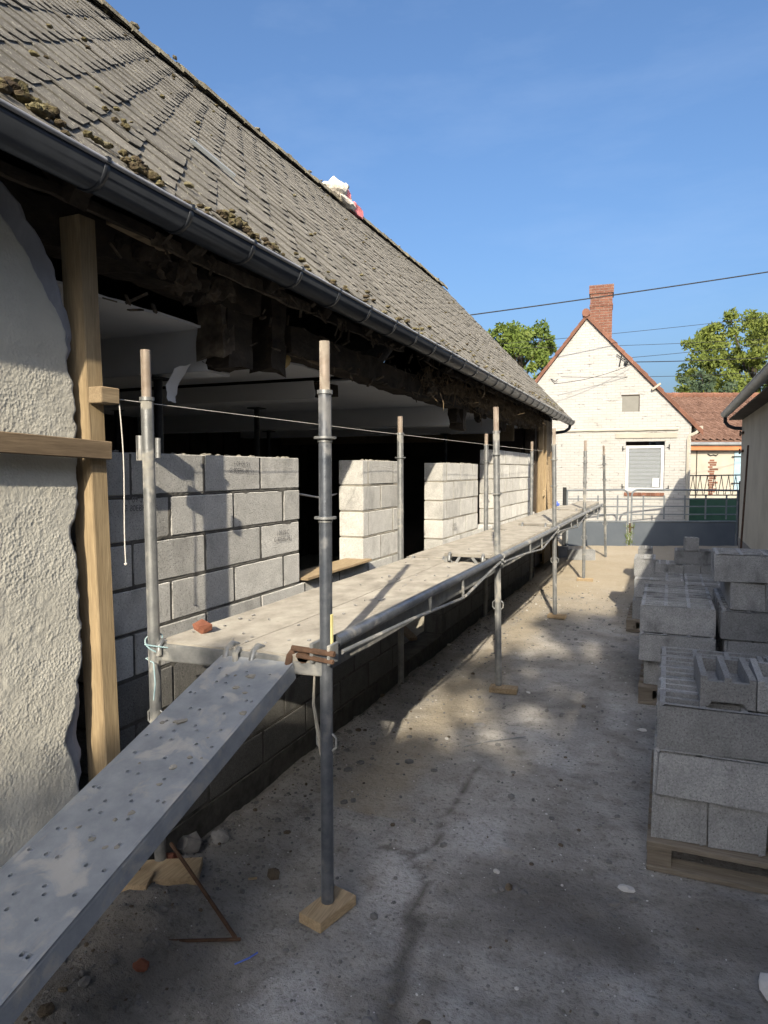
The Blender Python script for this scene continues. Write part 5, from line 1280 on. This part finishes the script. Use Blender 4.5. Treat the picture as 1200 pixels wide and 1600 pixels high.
# ================================================================== TREES
def leaf_cloud(cl, per, size, seed, flat=1.0):
    r_ = np.random.default_rng(seed); n = len(cl) * per
    cen = np.repeat(np.array([c[:3] for c in cl]), per, axis=0); rad = np.repeat(np.array([c[3] for c in cl]), per)
    d = r_.normal(size=(n, 3)); d /= np.linalg.norm(d, axis=1)[:, None]; rr = rad * r_.random(n) ** 0.45
    pos = cen + d * rr[:, None] * np.array([1, 1, .75 * flat])
    a = r_.normal(size=(n, 3)); a[:, 2] -= .4; a /= np.linalg.norm(a, axis=1)[:, None]
    b = np.cross(a, r_.normal(size=(n, 3))); b /= np.linalg.norm(b, axis=1)[:, None]
    s = size * r_.uniform(.6, 1.3, n)[:, None]
    v = np.stack([pos - a * s, pos + b * s * .42, pos + a * s, pos - b * s * .42], axis=1).reshape(-1, 3)
    me_ = bpy.data.meshes.new("foliage"); me_.vertices.add(4 * n); me_.vertices.foreach_set("co", v.astype(np.float32).ravel())
    me_.loops.add(4 * n); me_.loops.foreach_set("vertex_index", np.arange(4 * n, dtype=np.int32)); me_.polygons.add(n)
    me_.polygons.foreach_set("loop_start", np.arange(0, 4 * n, 4, dtype=np.int32)); me_.update(calc_edges=True); return me_
def tree(name, loc, hgt, crown_c, crown_r, ncl, per, size, mt, seed, lab, cr=(.35, .75), trunk_r=.2):
    t = thing(name, lab, "tree", loc); rr = random.Random(seed); cl = []
    while len(cl) < ncl:
        p = Vector((rr.uniform(-1, 1), rr.uniform(-1, 1), rr.uniform(-1, 1)))
        if p.length > 1 or p.length < .45: continue
        k_ = 1 + .28 * mnoise.noise(p * 2.1 + Vector((seed, 0, 0)))
        cl.append((crown_c[0] + p.x * crown_r[0] * k_, crown_c[1] + p.y * crown_r[1] * k_, crown_c[2] + p.z * crown_r[2] * k_, rr.uniform(*cr)))
    o = link("crown", leaf_cloud(cl, per, size, seed), t); o.data.materials.append(MT[mt])
    m = MB(); c0 = Vector(crown_c); pts = [Vector((0, 0, -.1)), Vector((c0.x * .3 + .1, c0.y * .3, hgt * .25)), Vector((c0.x * .7, c0.y * .7, hgt * .5)), c0 + Vector((0, 0, crown_r[2] * .5))]
    m.tube(pts, .2, 10, taper=[trunk_r * 1.3, trunk_r, trunk_r * .75, trunk_r * .15]); m.build("trunk", MT['bark'], t, local=True)
    m = MB()
    for q in range(min(ncl, 26)):
        c_ = Vector(cl[q][:3]); st = pts[2].lerp(c0, rr.random()); mid = st.lerp(c_, .5) + Vector((0, 0, .15)); m.tube([st, mid, c_], .05, 6, taper=[trunk_r * .4, trunk_r * .22, .015])
    m.build("limbs", MT['bark'], t, local=True); return t
def W2(x, d): v = rgt * x + fwd * d; return (v.x, v.y, 0)
tree("broadleaf_tree", W2(6.1, 31), 8, (0, 0, 6.2), (2.0, 2.0, 2.1), 130, 90, .12, 'leaf_green', 11, "round green tree rising behind the farmhouse roof and white gable", (.22, .5))
tree("broadleaf_tree", W2(18.2, 34), 9, (0, 0, 6.2), (3.9, 3.0, 3.3), 270, 85, .13, 'leaf_yellow', 12, "yellow-green spreading tree behind the brown pantile roof", (.25, .6))
tree("broadleaf_tree", W2(15.2, 32), 7, (0, 0, 4.8), (1.4, 1.4, 1.6), 60, 60, .10, 'leaf_blue', 13, "small grey-green tree at the edge of the yellow-green crown", (.2, .4), .12)
tree("garden_tree", (1.78, -8.6, 0), 6, (0, 0, 4.2), (1.38, 1.2, 1.75), 200, 130, .12, 'leaf_green', 14, "unseen low leafy tree behind the camera, added to shade the ramp and wall base", (.25, .42), .16)  # unseen caster behind the camera, crown shaped to throw the near shade
tree("garden_tree", (4.1, -10.2, 0), 8, (0, 0, 5.3), (2.3, 1.9, 3.2), 190, 120, .13, 'leaf_green', 16, "unseen tall leafy tree past the shed end, added to shade the mid yard", (.35, .65), .22)  # second unseen caster, added to carry the shade further up the yard
tree("garden_tree", (-13.0, 13.0, 0), 6, (0, 0, 2.6), (2.2, 2.2, 2.2), 50, 120, .14, 'leaf_green', 15, "bright green garden bush seen through the gap in the farmhouse rear wall", (.35, .7), .15)

# ================================================================== SACK ON THE RIDGE
SK = thing("rubble_sack", "white sack tied with pink cloth hanging over the roof ridge", "sack", (XR, 8.75, ZR + .05))
m = MB(); m.lump((.02, -.02, .06), (.17, .26, .15), 1.2, 3, .55); m.lump((.02, .22, .02), (.13, .15, .14), 4.2, 3, .5); m.lump((.13, .1, -.06), (.07, .26, .07), 7.7, 2, .5); m.build("sack_body", MT['sack'], SK, local=True)
m = MB(); vs = []
for j in range(9):
    t = j / 8; 
    for i in range(4): u = i / 3 - .5; vs.append((.10 + .10 * math.sin(t * 2.6) * .6, .12 + u * .16 + .03 * N3(t, u, 0, 4), .18 - .26 * t + .03 * N3(u, t, 2, 5)))
m.add(vs, [(j * 4 + i, j * 4 + i + 1, j * 4 + i + 5, j * 4 + i + 4) for j in range(8) for i in range(3)], True); m.build("pink_cloth", MT['pinkcloth'], SK, local=True)
m = MB(); m.rbeam((.12, .28, -.04), (.12, .60, -.06), .08, .12, .025, 8); m.build("pink_fold", MT['pinkcloth'], SK, local=True)

# ================================================================== SMALL THINGS ON THE GROUND
m = MB(); m.tube([(-1.90, 2.22, .13), (-1.70, 2.12, .085), (-1.40, 1.965, .022)], .0075, 8); m.tube([(-1.38, 1.97, .018), (-1.6, 1.85, .03), (-1.88, 1.72, .04)], .006, 8)
tag(m.build("bent_rebar", MT['rust']), "bent rusty steel rod lying on the ground beneath the ramp", "steel rod")
for (a, b, w_, h_, lab) in (((-1.96, 2.10, .05), (-1.75, 2.22, .045), .15, .035, "tan board offcut lying under the ramp by the wall footing"), ((-2.0, 1.99, .075), (-1.86, 2.05, .065), .10, .04, "small orange-edged wood offcut under the ramp")):
    m = MB(); m.beam(a, b, w_, h_); tag(m.build("wood_offcut", MT['board_tan'], bevel=.003), lab, "wood offcut")
def rubble(name, x, y, r_, mt, lab, cat, sd, zk=.6):
    m = MB(); rx, ry, rz3 = r_; m.lump((x, y, ground_z(x, y) + rz3 * .5), (rx, ry, rz3), sd, 2, .55); tag(m.build(name, MT[mt]), lab, cat)
rubble("brick_fragment", -1.60, 1.71, (.03, .022, .018), 'brick_red', "broken red brick fragment on the soil beneath the ramp", "brick", 1.1)
rubble("brick_fragment", -1.93, 2.24, (.04, .03, .03), 'brick_red', "red brick fragment at the wall footing beside the board offcut", "brick", 2.1)
rubble("stone", -1.93, 2.38, (.06, .05, .05), 'stone', "grey stone leaning on the wall footing behind the ramp", "stone", 3.1)
rubble("stone", -1.86, 2.50, (.04, .035, .03), 'stone', "small grey stone beside the wall footing", "stone", 4.1)
rubble("stone", -0.63, 2.93, (.028, .02, .012), 'stone', "flat dark stone in the middle of the yard", "stone", 5.1)
rubble("stone_chip", -0.12, 2.85, (.035, .022, .010), 'pale_stone', "pale flat stone chip in front of the first pallet", "stone", 6.1)
rubble("stone_chip", -0.12, 5.0 - .35, (.03, .015, .010), 'pale_stone', "pale stone chip in front of the second pallet", "stone", 7.1)
rubble("stone", -1.12, 4.35, (.05, .035, .014), 'stone', "flat dark clod between the first two scaffold poles", "stone", 8.1)
m = MB(); m.tube([(-1.55, 2.27, .03), (-1.52, 2.29, .03)], .005, 6); tag(m.build("cigarette_butt", MT['board_tan']), "cigarette butt on the ground beside the ramp", "litter")
m = MB(); m.tube([(-1.12, 3.95, .012), (-.98, 4.1, .012), (-.80, 4.25, .012)], .0035, 5); tag(m.build("wire_scrap", MT['galv']), "thin grey wire scrap lying across the yard", "wire")
m = MB(); m.tube([(-1.33, 1.86, .015), (-1.3, 1.9, .018), (-1.29, 1.94, .014)], .003, 5); tag(m.build("wire_scrap", MT['bluerag']), "tiny blue wire scrap near the bent rod", "wire")
m = MB(); m.lump((-1.98, 13.3, 1.06), (.06, .08, .05), 2, 2, .5); tag(m.build("blue_rag", MT['bluerag']), "blue plastic rag at the far end of the scaffold deck", "rag")
# leaning timbers at the far corner
for i, (x, y0_, y1_, zt) in enumerate(((-1.99, 12.75, 12.95, 1.95), (-1.98, 12.95, 13.2, 2.05), (-2.0, 12.6, 12.7, 1.8))):
    m = MB(); m.beam((x + .06, y1_, .0), (x - .05, y0_, zt), .04, .06, up=(0, 1, 0)); tag(m.build("leaning_batten", MT['timber_h' if i % 2 else 'board_tan'], bevel=.003), ("tan batten leaning nearest the new studs at the far farmhouse corner", "grey weathered batten leaning at the far farmhouse corner", "short tan batten leaning beside the new studs")[i], "batten", "battens leaning at the farmhouse corner")
m = MB(); m.box((-2.09, 12.5, 0.0), (-2.06, 13.25, .9)); tag(m.build("plywood_sheet", MT['board_tan'], bevel=.002), "tan plywood sheet standing against the far farmhouse corner", "plywood")
# gravel and dirt crumbs
m = MB(); ico = []
b_ = bmesh.new(); bmesh.ops.create_icosphere(b_, subdivisions=1, radius=1.0); iv = [tuple(v.co) for v in b_.verts]; if_ = [tuple(x.index for x in f.verts) for f in b_.faces]; b_.free()
for i in range(8000):
    y = 0.8 + (random.random() ** 1.7) * 9.0; x = random.uniform(-1.98, .2)
    if random.random() < .28: x = -1.93 + abs(random.gauss(0, .13)); 
    if y < 2.6 and random.random() < .25: x = random.gauss(-1.7, .15)
    r_ = min(.020, .0027 * math.exp(random.gauss(0, .72))) * (1 + .05 * y); k1, k2, k3 = random.uniform(.6, 1.3), random.uniform(.6, 1.3), random.uniform(.4, .8); a = random.random() * 6.28; ca_, sa_ = math.cos(a), math.sin(a)
    z = ground_z(x, y) + r_ * .25
    m.add([(x + r_ * (k1 * vx * ca_ - k2 * vy * sa_), y + r_ * (k1 * vx * sa_ + k2 * vy * ca_), z + r_ * k3 * vz) for vx, vy, vz in iv], if_)
tag(m.build("gravel", MT['stone']), "scattered grey gravel and dirt crumbs over the yard", "gravel", kind="stuff")
for nm, mt, cnt, r0, lab in (("stone_grit", 'pale_stone', 1500, .0018, "pale stone grit sprinkled over the yard"), ("soil_clods", 'soil', 1100, .0030, "small dark soil clods scattered along the wall footing and yard")):
    m = MB()
    for i in range(cnt):
        y = 0.8 + (random.random() ** 1.6) * 10.0; x = random.uniform(-1.95, .3)
        if nm == "soil_clods" and random.random() < .6: x = -1.9 + abs(random.gauss(0, .16))
        r_ = min(.03, r0 * math.exp(random.gauss(0, .65))) * (1 + .04 * y); k1, k2, k3 = random.uniform(.6, 1.3), random.uniform(.6, 1.3), random.uniform(.4, .9); a = random.random() * 6.28; ca_, sa_ = math.cos(a), math.sin(a)
        z = ground_z(x, y) + r_ * .25
        m.add([(x + r_ * (k1 * vx * ca_ - k2 * vy * sa_), y + r_ * (k1 * vx * sa_ + k2 * vy * ca_), z + r_ * k3 * vz) for vx, vy, vz in iv], if_)
    tag(m.build(nm, MT[mt]), lab, "gravel", kind="stuff")
